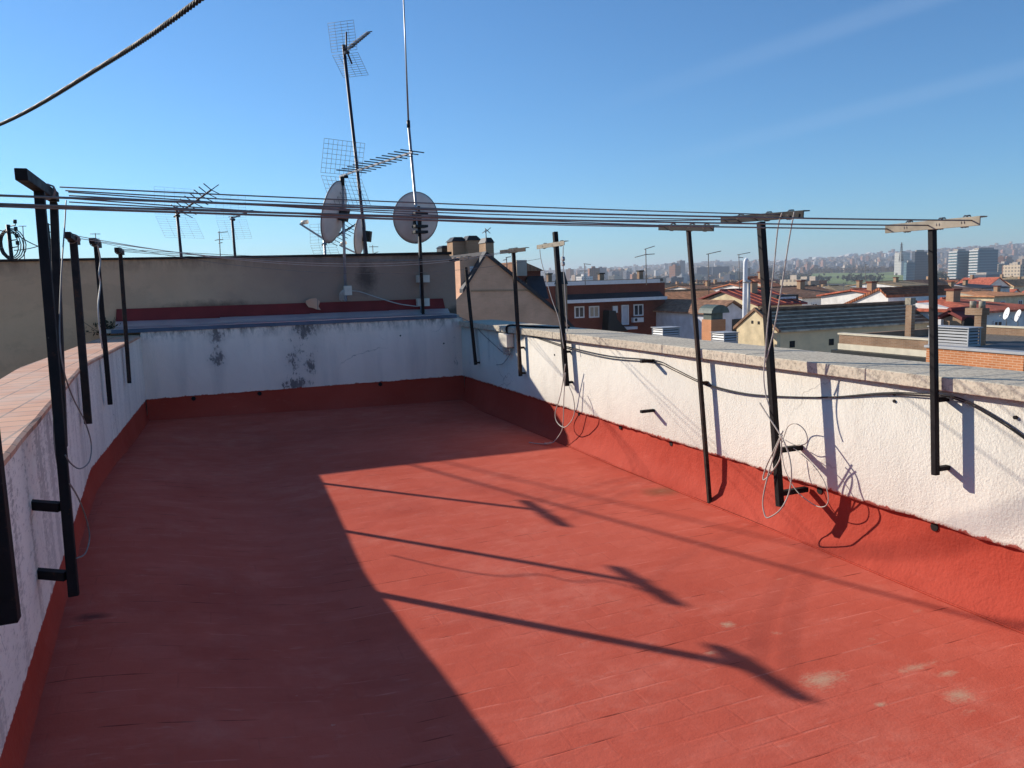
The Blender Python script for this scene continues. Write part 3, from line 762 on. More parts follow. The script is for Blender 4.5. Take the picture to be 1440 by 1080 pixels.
for (px, py) in ((791.5, 364), (791.5, 371)):
    q = onX(px, py, 3.29); b.tube([q+V((-.012, 0, 0)), q+V((.012, 0, 0))], .022, 12)
tag(b.build('line_pulley', 'galv'), 'pair of small grey pulleys hanging from the pale crossbar', 'pulley')
cord('hanging_cord', 'thin dark cord hanging in a loop from the tall black post, upper', pxX([(93, 282), (91, 318), (86, 390), (84, 470), (90, 522), (103, 560), (119, 592), (128, 622), (126, 648), (113, 659), (100, 652), (92, 640)], -.47), .003, 'wirerope')
cord('hanging_cord', 'thin pale cord curling beside the tall black post, lower', pxX([(98, 680), (110, 700), (121, 728), (126, 755), (120, 778), (108, 785)], -.44), .003, 'wiregrey')
cord('hanging_cord', 'short dark cord against the streaked wall by the upper bracket', pxX([(75, 590), (76, 620), (80, 650), (84, 660)], -.56), .003, 'wirerope')
cord('hanging_cord', 'twisted pale cord hanging down the black post of the left wall', [lpt(px, py, .09) for px, py in ((137, 345), (141, 365), (139, 385), (141, 400), (138, 430), (140, 462), (144, 490))], .006, 'wirewhite')
run = [(720, 463), (760, 476), (805, 490), (860, 502), (920, 507), (945, 517), (990, 538), (1040, 551), (1090, 556), (1165, 558), (1240, 553), (1290, 554), (1330, 557), (1360, 565), (1400, 587), (1440, 614), (1500, 660)]
for k in range(2):
    cord('wall_cable', 'black coaxial cable clipped along the sunlit wall under the coping, %s' % ('upper strand', 'lower strand')[k], [onX(px, py+1.6*k+1.0*math.sin(px*.013+k*2), XR-.012-.004*k) for px, py in run], .0038, 'cable', 'cable', 4)
cord('wall_cable', 'thin black cable drooping across the shaded wall to the junction box', pxX([(640, 443), (665, 455), (676, 467), (692, 482), (708, 496), (717, 498)], XR-.012), .004, 'wirerope', 'cable')
cord('wall_cable', 'loose black cable tail below the junction box', pxX([(718, 497), (712, 506), (706, 512), (698, 513)], XR-.03), .0045, 'wirerope', 'cable')
# junction box
jb = thing('junction_box', 'white plastic junction box with dangling cables under the coping', 'box', (3.35, 8.36, .86))
MB().box((XR-.09, 8.22, .865), (XR-.002, 8.48, 1.02)).build('box_body', 'plastic', jb, .008)
for k in range(6):
    y = 8.25+.04*k; l = random.uniform(.05, .11)
    MB().tube(smooth_pts([(XR-.04, y, .866), (XR-.05, y-.01, .83), (XR-.045, y+.02*math.sin(k), .866-l)], 4), .006, 5).build('cable_tail', 'wirewhite', jb)
MB().tube(smooth_pts([(XR-.05, 8.3, 1.02), (XR-.06, 8.25, 1.11), (XR+.05, 8.0, 1.115), (XR+.2, 7.6, 1.108), (XR+.35, 7.5, 1.106)], 6), .012, 6).build('supply_cable', 'cable', jb)

# ------------------------------------------------------------------ twisted overhead cables
def twisted(name, label, pts, r, pitch=.17, strands=3):
    path = smooth_pts(pts, 60); b = MB(); L_ = 0.; ph = [0.]
    for i in range(1, len(path)): L_ += (path[i]-path[i-1]).length; ph.append(L_*2*math.pi/pitch)
    # resample densely
    dense = []; step = pitch/9; acc = 0
    tot = L_; s = 0.; i = 0; cum = [q*pitch/(2*math.pi) for q in ph]
    while s < tot:
        while cum[i+1] < s: i += 1
        t = (s-cum[i])/max(1e-6, cum[i+1]-cum[i]); dense.append(path[i].lerp(path[i+1], t)); s += step
    for k in range(strands):
        q = []
        for j, p in enumerate(dense):
            d = (dense[min(j+1, len(dense)-1)]-dense[max(j-1, 0)]).normalized(); a = d.cross(V((0, 0, 1))).normalized(); c = a.cross(d)
            an = j*step*2*math.pi/pitch + 2*math.pi*k/strands
            q.append(p + a*(math.cos(an)*r*.52) + c*(math.sin(an)*r*.52))
        b.tube(q, r*.56, 6)
    return tag(b.build(name, 'cable'), label, 'cable')
p0 = V((-1.598, 9.377, 3.301)); p1 = V((-.466, 6.604, 3.233)); p2 = V((.185, 4.948, 3.231))
pm = p0 + (p0-p1)*1.6 + V((0, 0, .25))
twisted('overhead_cable', 'thick twisted black cable crossing the sky at upper left', [pm, p0, p1, p2, p2+(p2-p1)*1.0+V((0, 0, .10)), p2+(p2-p1)*2.4+V((0, 0, .4))], .0165, .13)
q0 = V((-4.83, 15.9, 5.0)); qd = V((1.29, -3.35, 0))
twisted('overhead_cable', 'second twisted cable overhead beyond the picture, seen by its shadow', [q0-qd*.5+V((0, 0, .2)), q0, q0+qd, q0+qd*2, q0+qd*3.2, q0+qd*4.2+V((0, 0, .2))], .013, .11)
cord('mast_cable', 'pale coaxial cable drooping across the tan wall between the masts', [onY(px, py, 10.40) for px, py in ((489, 409), (505, 410), (530, 418), (560, 427), (588, 431))], .007, 'wirewhite', 'cable')

# ------------------------------------------------------------------ aerials
def grid_panel(b, o, u, v, nu, nv, r=.003):
    o, u, v = V(o), V(u), V(v)
    for i in range(nu+1): b.tube([o+u*(i/nu), o+u*(i/nu)+v], r, 4)
    for j in range(nv+1): b.tube([o+v*(j/nv), o+v*(j/nv)+u], r, 4)
def yagi(t, base, direc, length, rod, n, refl, mat='galv', gap=.1, rodmat='navy', nu=7, nv=6, xstyle=False, gr=.0026):
    """boom with rods and a V-shaped grid reflector (width, height)"""
    base = V(base); d = V(direc).normalized(); h = d.cross(V((0, 0, 1))).normalized(); u = h.cross(d).normalized()
    MB().beam(base-d*.1, base+d*length, .02, .02).build('boom', mat, t)
    for k in range(n):
        q = base + d*(length*(.12+.88*k/(n-1)))
        b = MB(); rl = rod*(1-.25*k/n)
        if xstyle:
            for s in (-1, 1): b.tube([q-h*rl*.5+u*rl*.32*s+d*.03, q, q+h*rl*.5+u*rl*.32*s+d*.03], .008, 4)
            b.build('director_rod', rodmat, t)
        else:
            b.tube([q-h*rl*.5+u*.012, q+h*rl*.5+u*.012], .0075, 4); b.build('director_rod', rodmat, t)
    MB().box(base+d*.03-V((.03, .03, .045)), base+d*.03+V((.03, .03, -.012))).build('dipole_box', 'hood', t, .006)
    if refl:
        w, hh = refl
        for s in (1, -1):
            b = MB(); v = (u*s*.93 - d*(-.36)*1).normalized()*hh
            grid_panel(b, base-d*.06-h*w*.5+u*s*.02, h*w, v, nu, nv, gr)
            b.build('reflector_grid', 'wiregrey', t)
def dishthing(t, c, n, r, ry, mat='dish'):
    c, n = V(c), V(n).normalized(); a = n.cross(V((0, 0, 1))).normalized(); u = a.cross(n).normalized()
    b = MB(); K, J = 40, 7
    for j in range(J+1):
        rr = j/J
        for k in range(K):
            th = 2*math.pi*k/K
            b.v.append(c + a*(math.cos(th)*rr*r) + u*(math.sin(th)*rr*ry) - n*(.20*r*(1-rr*rr)))
    for j in range(J):
        for k in range(K): b.face([j*K+k, j*K+(k+1) % K, (j+1)*K+(k+1) % K, (j+1)*K+k], True)
    o = b.build('dish_bowl', mat, t); md = o.modifiers.new('s', 'SOLIDIFY'); md.thickness = .012; md.offset = 0
    ring = [c + a*(math.cos(2*math.pi*k/K)*r) + u*(math.sin(2*math.pi*k/K)*ry) for k in range(K+1)]
    MB().tube(ring, .009, 5, False).build('dish_rim', 'dishedge', t)
    # mount on the back, arm and receiver in front
    MB().beam(c-n*(.20*r+.01), c-n*(.20*r+.12), .10, .16).build('back_mount', 'hood', t, .006)
    tip = c + n*r*1.15 - u*ry*.62
    MB().beam(c-u*ry*.98-n*.02, tip, .022, .022).build('feed_arm', 'galv', t)
    MB().tube([tip-n*.02+u*.02, tip-n*.10+u*.05], .028, 10).build('receiver', 'plastic', t)
    return o
YM = 10.40
# mast 1 with yagi and dish
m1t, m1b = onY(481, 252, YM), onY(486, 418, YM)
t = thing('satellite_dish', 'large grey satellite dish seen edge on, on a grey mast, feed arm to the left', 'satellite dish', tuple(m1b))
MB().tube([m1b-V((0, 0, .05)), m1t], .019, 8).build('mast', 'galv', t)
dc = onY(471, 298, YM-.05)
dishthing(t, (dc.x, YM+.02, dc.z), (-.80, .50, .26), .37, .40)
b = MB(); 
for k in range(7): b.tube(smooth_pts([onY(486, 405, YM-.03), onY(478+k, 412, YM-.05), onY(478+k*1.5, 422+k % 3, YM-.04)], 4), .004, 4)
b.build('loose_cables', 'wirewhite', t)
MB().box(onY(484, 402, YM-.05), onY(494, 415, YM+.02)).build('cable_box', 'plastic', t, .006)
t = thing('television_aerial', 'long yagi aerial with a big grid reflector pointing right, on the dish mast', 'aerial', tuple(m1t))
bs = onY(484, 246, YM); tp = onY(580, 214, YM-1.25)
yagi(t, bs, tp-bs, (tp-bs).length, .46, 12, (.62, .42), 'galv', nu=9, nv=7)
MB().tube([m1t-V((0, 0, .08)), m1t+V((0, 0, .03))], .03, 8).build('clamp', 'hood', t)
# tall leaning mast with a small yagi on top
t = thing('television_aerial', 'aerial with folded grid reflector on top of a tall leaning dark mast', 'aerial', tuple(onY(515, 356, 11.6)))
a, c = onY(516, 362, 11.6), onY(483, 63, 11.6)
MB().tube([a-V((0, 0, .7)), a, c], .024, 8).build('mast', 'navy', t)
bs = onY(487, 72, 11.6); tp = onY(519, 46, 12.2)
yagi(t, bs, tp-bs, (tp-bs).length, .14, 11, (.40, .38), 'wirewhite', nu=4, nv=10)
b = MB(); b.tube([onY(487, 45, 11.55), onY(487, 70, 11.55), onY(495, 90, 11.55)], .012, 6); b.build('reflector_arm', 'navy', t)
# small dish on that side
t = thing('satellite_dish', 'small grey satellite dish standing edge on behind the leaning mast', 'satellite dish', tuple(onY(510, 358, 11.9)))
dc = onY(506, 331, 11.9); MB().tube([onY(513, 366, 11.9)-V((0, 0, .6)), onY(512, 340, 11.9)], .02, 8).build('mast', 'galv', t)
dishthing(t, tuple(dc), (-.86, .48, .15), .26, .29)
# whip mast + dish 2
c0, c1, c2, c3 = onY(590, 345, YM), onY(579, 216, YM), onY(574.5, 175, YM), onY(566, -40, YM)
t = thing('whip_aerial', 'very tall thin grey whip mast rising past the top of the picture', 'aerial', tuple(onY(594, 438, YM)))
MB().tube([onY(593, 440, YM)-V((0, 0, .06)), c0, c2], .019, 8).build('mast', 'galv', t)
MB().tube([c2-V((0, 0, .04)), c2+V((0, 0, .05))], .024, 8).build('joint', 'hood', t)
MB().tube([c2, onY(570, 60, YM), c3], [.013, .010, .008], 6).build('whip', 'galv', t)
for py in (392, 425): MB().box(onY(588, py-5, YM-.03), onY(601, py+5, TY-.012)).build('mast_clamp', 'plastic', t)
t = thing('satellite_dish', 'round grey satellite dish seen from behind, beside the whip mast', 'satellite dish', tuple(onY(596, 438, YM-.05)))
MB().tube([onY(595, 439, YM-.06)-V((0, 0, .05)), onY(588.5, 290, YM-.06)], .022, 8).build('mast', 'rustpaint', t)
dc = onY(589, 305, YM+.06); dishthing(t, (dc.x, dc.y+.16, dc.z), (.10, .97, .20), .305, .345)
for py in (300, 318, 326): MB().box(onY(584, py-2, YM-.13), onY(597, py+3, YM+.05)).build('bracket', 'hood', t, .004)
# two reflector aerials on the left roof
for (mt, mb, base, tip, rf, y, lab, st, n) in (((248, 291), (256, 360), (249, 302), (297, 267), (.62, .40), 13.2, 'aerial with crossed rods and grid reflector at the left above the tan wall', True, 8),
                                       ((326, 305), (331, 358), (327, 307), (350, 297), (.50, .36), 14.0, 'short aerial with a faint grid reflector right of the crossed rod aerial', False, 5)):
    a, c = onY(*mt, y), onY(*mb, y)
    t = thing('television_aerial', lab, 'aerial', tuple(c-V((0, 0, .7))))
    MB().tube([c-V((0, 0, .7)), a], .022, 8).build('mast', 'navy', t)
    bs = onY(*base, y); tp = onY(*tip, y-.9 if st else y+.7)
    yagi(t, bs, tp-bs, (tp-bs).length, .30 if st else .2, n, rf, 'galv', nu=4, nv=9, xstyle=st, gr=.0015)
for (mt, mb, base, tip, y, lab) in (((456, 338), (458, 362), (456, 342), (497, 318), 15, 'crossed rod aerial partly hidden by the big edge on dish'), ):
    a, c = onY(*mt, y), onY(*mb, y); t = thing('television_aerial', lab, 'aerial', tuple(c))
    MB().tube([c-V((0, 0, .6)), a], .024, 8).build('mast', 'galv', t)
    bs = onY(*base, y); tp = onY(*tip, y+1.2); yagi(t, bs, tp-bs, (tp-bs).length, .32, 8, (.5, .35), 'galv', nu=3, nv=6, xstyle=True)
def combo(px, ytop, ybot, D, lab, w=10, arms=((0, 1, -6), (6, -.6, 3)), thick=.02, mat='wirerope', grp=None, drop=.6):
    """simple rooftop aerial: mast with two or three thin cross arms (pixel offsets)"""
    a, c = atD(px, ytop, D), atD(px+1, ybot, D)
    t = thing('rooftop_aerial', lab, 'aerial', tuple(c-V((0, 0, drop))), grp)
    MB().tube([c-V((0, 0, drop)), a], thick, 6).build('mast', mat, t)
    for (dy, s, rise) in arms:
        p, q = atD(px, ytop+dy, D), atD(px+w*s*2, ytop+dy+rise, D)
        MB().tube([p-(q-p)*.15, q], thick*.8, 5).build('arm', mat, t)
    return t
combo(308, 325, 358, 20, 'small faint aerial between the two grid reflector aerials', 6, ((2, 1, -1), (12, -.5, 1), (12, .5, 0), (17, .4, -1)), .012, 'wiregrey')
combo(524, 345, 362, 24, 'tiny aerial between the small dish and the round dish', 5, ((2, .8, 0), (2, -.5, 0), (12, .8, -3)), .012, 'wiregrey')
combo(683, 322, 340, 48, 'curly little aerial on the chimney behind the gable', 4, ((0, .8, 6), (2, -.6, 4), (4, .9, -6)), .03, 'wiregrey', drop=.1)
combo(712, 362, 372, 46, 'tiny faint aerial on the gable roof slope', 4, ((0, .8, -1), (3, -.6, 1)), .03, 'wiregrey', drop=.3)
# utility poles on the far left
for (px, y0, y1, D, lab, coil) in ((13, 316, 366, 21, 'dark utility pole with insulators and coiled cables at the far left', True), (68, 314, 366, 22, 'utility pole with a row of insulators behind the braced post', False)):
    a, c = atD(px-2, y0, D), atD(px+4, y1, D); t = thing('utility_pole', lab, 'pole', tuple(c-V((0, 0, 1.2))))
    MB().tube([c-V((0, 0, 1.2)), a], .05, 8).build('pole', 'hood', t)
    for k in range(4):
        q = a.lerp(c, .05+.2*k); s = _r3*(.16 if not coil else .2)
        MB().tube([q, q+s+V((0, 0, .03)), q+s+V((0, 0, .12))], .016, 5).build('insulator_arm', 'hood', t)
        MB().tube([q+s+V((0, 0, .08)), q+s+V((0, 0, .18))], .045, 8).build('insulator', 'hood', t)
    if coil:
        for k in range(4):
            q = a.lerp(c, .55); 
            MB().tube([q + _r3*(math.cos(th*.42)*(.22+.05*k)) + V((0, 0, math.sin(th*.42)*(.34+.03*k))) + _f*.03*k for th in range(16)], .014, 5).build('cable_coil', 'hood', t)
a = atD(13, 322, 21); 
cord('pole_wire', 'black wire leaving the coiled utility pole to the lower right', sagline(a, atD(75, 352, 21.5), .1), .014, 'hood', 'wire', 1)
cord('pole_wire', 'black wire rising from the coiled utility pole to the other pole', sagline(atD(20, 352, 21), atD(70, 340, 22), .05), .012, 'hood', 'wire', 1)
cord('pole_wire', 'black wire coming in from the left edge to the coiled pole', sagline(atD(-30, 312, 21), atD(12, 326, 21), .05), .014, 'hood', 'wire', 1)
combo(32, 318, 362, 24, 'thin tee shaped aerial beside the coiled utility pole', 5, ((0, .5, 0), (0, -.6, 0)), .014, 'wirerope')
combo(134, 328, 345, 15, 'little boxed frame aerial above the black post of the left wall', 6, ((1, .6, 0), (1, -.6, 0), (8, .5, 0), (8, -.5, 0)), .008, 'wiregrey')

# ------------------------------------------------------------------ buildings behind: helpers
GZ = -18.
def windowpart(parent, c0, c1, axis, depth=.08, fr=.07, mat='glass', mull=1, frame='whitetrim'):
    """framed window on a wall facing -y (axis 'x') or -x (axis 'y'); c0, c1 opposite corners on the wall plane"""
    x0, x1 = sorted((c0[0], c1[0])); y0, y1 = sorted((c0[1], c1[1])); z0, z1 = sorted((c0[2], c1[2]))
    f = MB(); g = MB()
    if axis == 'x':
        y = y0
        f.box((x0, y-depth, z0), (x0+fr, y-.003, z1)).box((x1-fr, y-depth, z0), (x1, y-.003, z1)).box((x0+fr, y-depth, z0), (x1-fr, y-.003, z0+fr)).box((x0+fr, y-depth, z1-fr), (x1-fr, y-.003, z1))
        for k in range(mull):
            xm = x0+(x1-x0)*(k+1)/(mull+1); f.box((xm-fr*.4, y-depth*.8, z0+fr), (xm+fr*.4, y-.003, z1-fr))
        g.box((x0+fr, y-depth*.4, z0+fr), (x1-fr, y-.004, z1-fr))
    else:
        x = x0
        f.box((x-depth, y0, z0), (x-.003, y0+fr, z1)).box((x-depth, y1-fr, z0), (x-.003, y1, z1)).box((x-depth, y0+fr, z0), (x-.003, y1-fr, z0+fr)).box((x-depth, y0+fr, z1-fr), (x-.003, y1-fr, z1))
        for k in range(mull):
            ym = y0+(y1-y0)*(k+1)/(mull+1); f.box((x-depth*.8, ym-fr*.4, z0+fr), (x-.003, ym+fr*.4, z1-fr))
        g.box((x-depth*.4, y0+fr, z0+fr), (x-.004, y1-fr, z1-fr))
    o = f.build('window', frame, parent); g.build('pane', mat, o)
    return o

# gabled tan building in shade
YG = 42.
def G(px, py, y=YG): return onY(px, py, y)
t = thing('gabled_building', 'shaded tan brick gable with dark roof edge just beyond the tan wall', 'building', tuple(G(720, 470)))
ap, lf, rt, rt2 = G(683, 359), G(650, 412), G(783, 440), G(812, 470)
poly = [V((lf.x-2.6, YG, GZ)), V((rt2.x+1.5, YG, GZ)), V((rt2.x+1.5, YG, rt2.z-1.2)), rt, ap, lf, V((lf.x-2.6, YG, lf.z-2.5))]
MB().prism(poly, (0, .4, 0)).build('wall', 'tanbrick', t)
a, c = G(640, 420, YG+1.6), G(681, 362, YG+1.6); MB().box((a.x, YG+.5, GZ), (c.x, YG+9, c.z)).build('rear_wing', 'tanbrick', t)
a, c = G(654, 402, YG+1.4), G(660, 375, YG+1.4); MB().box((a.x, YG+.41, a.z), (c.x, YG+.498, c.z)).build('white_strip', 'whitetrim', t)
b = MB()
for a, c in ((lf, ap), (ap, rt), (rt, rt2)):
    a = a+V((0, -.15, 0)); c = c+V((0, -.15, 0)); u = V((0, 0, .22))
    b.prism([a, c, c+u, a+u], (0, .62 if c.x < ap.x+.1 else 9.3, 0))
b.build('roof', 'slate', t)
b = MB()
for (x0, y0, x1, y1) in ((655, 405, 655, 408),): pass
m1 = G(783, 441); b.beam(G(662, 409)+V((0, -.02, 0)), G(742, 408)+V((0, -.02, 0)), .03, .10).beam(G(742, 408)+V((0, -.02, 0)), G(783, 436)+V((0, -.02, 0)), .03, .10); b.build('string_course', 'chimbrick', t)
def chimney(px0, px1, py0, py1, y, label, mat='chimbrick', hood=True, dy=1.2, cat='chimney', hoodmat='hood', down=2., group=None, pxl=None):
    a, c = onY(px0, py1, y), onY(px1, py0, y)
    if pxl: dy = onX(pxl, py1, a.x).y - y
    hh = (c.z-a.z)*.28 if hood else 0
    t = thing('chimney', label, cat, ((a.x+c.x)/2, y, a.z-down), group)
    MB().box((a.x, y, a.z-down), (c.x, y+dy, c.z-hh)).build('stack', mat, t)
    if hood:
        w = (c.x-a.x)*.10; z = c.z-hh
        MB().hexa([(a.x-w, y-w, z+.002), (c.x+w, y-w, z+.002), (c.x+w, y+dy+w, z+.002), (a.x-w, y+dy+w, z+.002), (a.x+w*2, y+w*2, c.z), (c.x-w*2, y+w*2, c.z), (c.x-w*2, y+dy-w*2, c.z), (a.x+w*2, y+dy-w*2, c.z)]).build('hood', hoodmat, t)
    return t
chimney(637, 655, 333, 356, 50, 'square brick chimney with sloped black hood, left of the pair behind the tan wall')
chimney(658, 675, 331, 356, 49.5, 'square brick chimney with sloped black hood, taller of the pair behind the tan wall')
chimney(621.5, 634, 345, 356, 52, 'low chimney with a black pyramid hood, leftmost behind the tan wall', 'hood')
chimney(674, 682.5, 338, 356, 50.5, 'narrow chimney squeezed between the hooded pair and the gable', hoodmat='hood')
chimney(683.5, 694, 334, 360, 47, 'slim brick chimney with flat black hood on the gable peak')
chimney(787.5, 797, 382, 445, 46, 'tall slim brick chimney with black hood before the dark red building', dy=.6, down=4)
# low brick penthouse with tiled roof behind the gable slope
t = thing('penthouse', 'red brick rooftop box with a small tiled roof behind the gable slope', 'building', tuple(onY(748, 405, 52)))
a, c = onY(728, 410, 52), onY(760, 374, 52)
MB().box((a.x, 52, a.z-4), (c.x, 57, c.z-.35)).build('wall', 'redbrick', t)
MB().prism([(a.x+.3, 51.6, c.z-.349), (c.x+.1, 51.6, c.z-.349), (c.x-.2, 51.6, c.z-.20), (a.x+.3, 51.6, c.z+.35)], (0, 5.8, 0)).build('roof', 'tile_brown', t)
MB().box(onY(727, 388, 51.3), onY(736, 366, 51.9)).build('chimney', 'greywall', t)
t = thing('mansard_roof', 'dark slate mansard slope at the right end of the gable roof', 'roof', tuple(onY(752, 408, 51)))
a, c, d, e = onY(738, 420, 50), onY(772, 420, 50), onY(764, 388, 52), onY(742, 388, 52)
MB().prism([a, c, d, e], (0, 3, 0)).build('slate_slope', 'slate', t)

# dark red brick building
YR = 75.
def Rr(px, py, y=YR): return onY(px, py, y)
t = thing('apartment_building', 'dark red brick building with white roof edge and white framed windows', 'building', tuple(Rr(850, 470)))
x0, x1 = Rr(740, 420).x, Rr(935, 420).x
zt = Rr(850, 400).z; ze = Rr(850, 424).z
MB().box((x0, YR, GZ), (x1, YR+14, zt)).build('wall', 'redbrick', t)
MB().box((x0-.2, YR-.25, zt+.004), (x1-.8, YR+14, Rr(850, 394.5).z)).build('roof_edge', 'whitetrim', t)
MB().box((x0, YR+.2, zt+.15), (x1-.1, YR+13.8, zt+.47)).build('roof_deck', 'gravel', t)
xe0, xe1 = Rr(785, 422).x, Rr(928, 422).x
MB().prism([(xe0, YR-.003, ze+.9), (xe0, YR-1.0, ze+.26), (xe0, YR-1.0, ze+.1), (xe0, YR-.003, ze+.1)], (xe1-xe0, 0, 0)).build('lean_to_roof', 'slate', t)
MB().box((xe0-.1, YR-1.3, ze), (xe1+.1, YR-1.003, ze+.34)).build('eave', 'whitetrim', t)
for (a, c, mt, mu) in (((807.5, 447.5), (821, 430.5), 'glass', 1), ((828, 447), (842, 430), 'curtain', 1), ((873.5, 457), (883.5, 428.5), 'bluewhite', 0), ((890.5, 444.5), (904, 427.5), 'glass', 1)):
    windowpart(t, Rr(*a), Rr(*c), 'x', .12, .13, mt, mu)
MB().box(Rr(891, 453.5, YR-.5), Rr(902, 446, YR-.01)).build('air_conditioner', 'whitetrim', t, .02)
q = Rr(894.5, 449.7, YR-.5); MB().tube([q, q-V((0, .03, 0))], .17, 12).build('fan_grille', 'hood', t)
MB().box(Rr(862, 440, YR-.2), Rr(867.5, 430, YR-.01)).build('meter_box', 'whitetrim', t)
MB().prism([Rr(855, 466, YR-1.4), Rr(857, 437, YR-1.4), Rr(866, 437, YR-1.4), Rr(868, 449, YR-1.4), Rr(884, 466, YR-1.4)], (0, 1.35, 0)).build('stair_cover', 'hood', t)
MB().box(Rr(875, 464, YR-1.0), Rr(890, 458.5, YR-.02)).build('balcony', 'bluewhite', t)
for (a, c, d, lab) in ((843.5, 849.5, 383.5, 'middle'), (899, 904.5, 380, 'right hand'), (771, 776, 384, 'left hand')):
    p, q = Rr(a, 396, YR+3), Rr(c, d, YR+3); 
    tt = thing('chimney', 'small dark %s chimney on the red brick building roof' % lab, 'chimney', tuple(p))
    MB().box((p.x, YR+3, zt+.3), (q.x, YR+3.5, q.z-.15)).build('stack', 'oldbrick', tt)
    MB().box((p.x-.08, YR+2.92, q.z-.148), (q.x+.08, YR+3.58, q.z)).build('cap', 'hood', tt)
AG = 'thin rooftop aerials over the city'
combo(822, 371, 392, 78, 'faint aerial above the middle of the red brick roof', 5, ((0, .9, 1), (10, -.7, 0), (10, .5, 0)), .04, 'wiregrey', AG)
combo(908, 350, 392, 78, 'tall rooftop aerial with two slanted arms above the red brick building', 7, ((0, .9, -4), (8, -1.1, 4), (8, .9, -1)), .05, 'wiregrey', AG)
combo(996, 357, 410, 95, 'tall thin aerial rising from the orange tiled roof', 9, ((0, 1.0, -4),), .06, 'wiregrey', AG)
combo(1039, 358, 408, 110, 'thin aerial left of the white flue', 8, ((0, 1.0, -3), (4, .4, 0)), .06, 'wiregrey', AG)
combo(1186, 398, 418, 130, 'short aerial on the brown roof', 6, ((0, .5, 0), (3, -.4, 0)), .06, 'wirerope', AG)
combo(1217, 372, 405, 160, 'thin aerial standing before the park', 5, ((0, .3, 0), (8, .5, 0)), .07, 'wiregrey', AG)

# ------------------------------------------------------------------ roofs of the neighbourhood
def house(name, label, cat, x0, x1, ye, yr, D, run, wall='white', roof='tile_x', ridge='x', zb=GZ, wins=(), over=.4, minrise=.3, group=None, hip=False, roofthick=.16):
    """pixel columns x0..x1, eave row ye (front), ridge row yr, depth D of the front wall; the ridge runs along x, 'run' metres behind the eave"""
    E = atD((x0+x1)/2, ye, D); y0 = E.y; ze = E.z
    xa, xb = onY(x0, ye, y0).x, onY(x1, ye, y0).x
    rz = max(onY((x0+x1)/2, yr, y0+run).z, ze+minrise)
    t = thing(name, label, cat, ((xa+xb)/2, y0+run, zb), group)
    if ridge == 'x':
        MB().prism([(xa, y0, zb), (xa, y0, ze-.05), (xa, y0+run, rz-.08), (xa, y0+2*run, ze-.05), (xa, y0+2*run, zb)], (xb-xa, 0, 0)).build('wall', wall, t)
        sl = (rz-ze)/run; hx_ = min(run*.8, (xb-xa)*.4) if hip else -over
        b = MB()
        for s in (0, 1):
            ya = y0-over if s == 0 else y0+2*run+over
            za = ze-sl*over+.02
            P = [V((xa-over, ya, za)), V((xb+over, ya, za)), V((xb-hx_, y0+run, rz+.02)), V((xa+hx_, y0+run, rz+.02))]
            b.hexa([p for p in P]+[p+V((0, 0, roofthick)) for p in P])
        if hip:
            for (xe, xi) in ((xa-over, xa+hx_), (xb+over, xb-hx_)):
                P = [V((xe, y0-over, ze-sl*over+.02)), V((xe, y0+2*run+over, ze-sl*over+.02)), V((xi, y0+run, rz+.02))]
                b.prism(P, (0, 0, roofthick*.98))
        r = b.build('roof', roof, t)
        MB().tube([(xa+hx_, y0+run, rz+roofthick+.02), (xb-hx_, y0+run, rz+roofthick+.02)], .13, 6).build('ridge', roof, r)
    else:
        xm = (xa+xb)/2
        MB().prism([(xa, y0, zb), (xb, y0, zb), (xb, y0, ze-.05), (xm, y0, rz-.08), (xa, y0, ze-.05)], (0, 2*run, 0)).build('wall', wall, t)
        b = MB()
        for s in (-1, 1):
            xe = xa-over if s < 0 else xb+over
            P = [V((xe, y0-over, ze-.1)), V((xm, y0-over, rz)), V((xm, y0+2*run+over, rz)), V((xe, y0+2*run+over, ze-.1))]
            b.hexa([p for p in P]+[p+V((0, 0, roofthick)) for p in P])
        b.build('roof', roof, t)
    for (a0, b0, a1, b1, mt) in wins:
        windowpart(t, onY(a0, b0, y0), onY(a1, b1, y0), 'x', .1, .1, mt, 1)
    return t, y0, ze, rz, xa, xb
# orange tiled roof beside the red building, blue shaded front
h = house('tiled_house', 'blue shaded house front under an orange tiled roof, right of the red building', 'house', 938, 1046, 432, 409, 92, 7, 'bluewhite', 'tile_or',
      wins=((943, 470, 961, 440, 'glass'), (961.5, 470, 977, 440, 'glass')))
MB().box(onY(936, 437, h[1]-.6), onY(990, 434, h[1]-.02)).build('gutter', 'hood', h[0])
h = house('gabled_shed', 'whitewashed gable with blue stains below the orange tiled roof', 'house', 1008, 1050, 440, 421, 78, 6, 'bluewhite', 'tile_brown', 'y')
MB().box(onY(1030, 470, h[1]-.08), onY(1046, 448, h[1]-.01)).build('shutter', 'hood', h[0])
# barrel hooded chimney
t = thing('chimney', 'orange brick chimney with a green barrel shaped metal hood', 'chimney', tuple(atD(1013, 480, 60)))
a, c = atD(1000, 470, 60), atD(1025, 449, 60); y = a.y
MB().box((a.x, y, a.z-3), (c.x, y+1.2, c.z)).build('stack', 'orangebrick', t)
MB().box((a.x+.08, y+.1, c.z+.002), (c.x-.2, y+1.1, c.z+.55)).build('vent_throat', 'copperhood', t)
q = (a.x+c.x)/2; rr = (c.x-a.x)*.62
b = MB()
arc = [V((q-rr+2*rr*.02, y-.25, c.z+.55))]
arc = [V((q+rr*math.cos(th), y-.25, c.z+.5+rr*.75*math.sin(th))) for th in [math.pi*k/10 for k in range(11)]]
b.prism(arc, (0, 1.7, 0)); b.build('barrel_hood', 'copperhood', t)
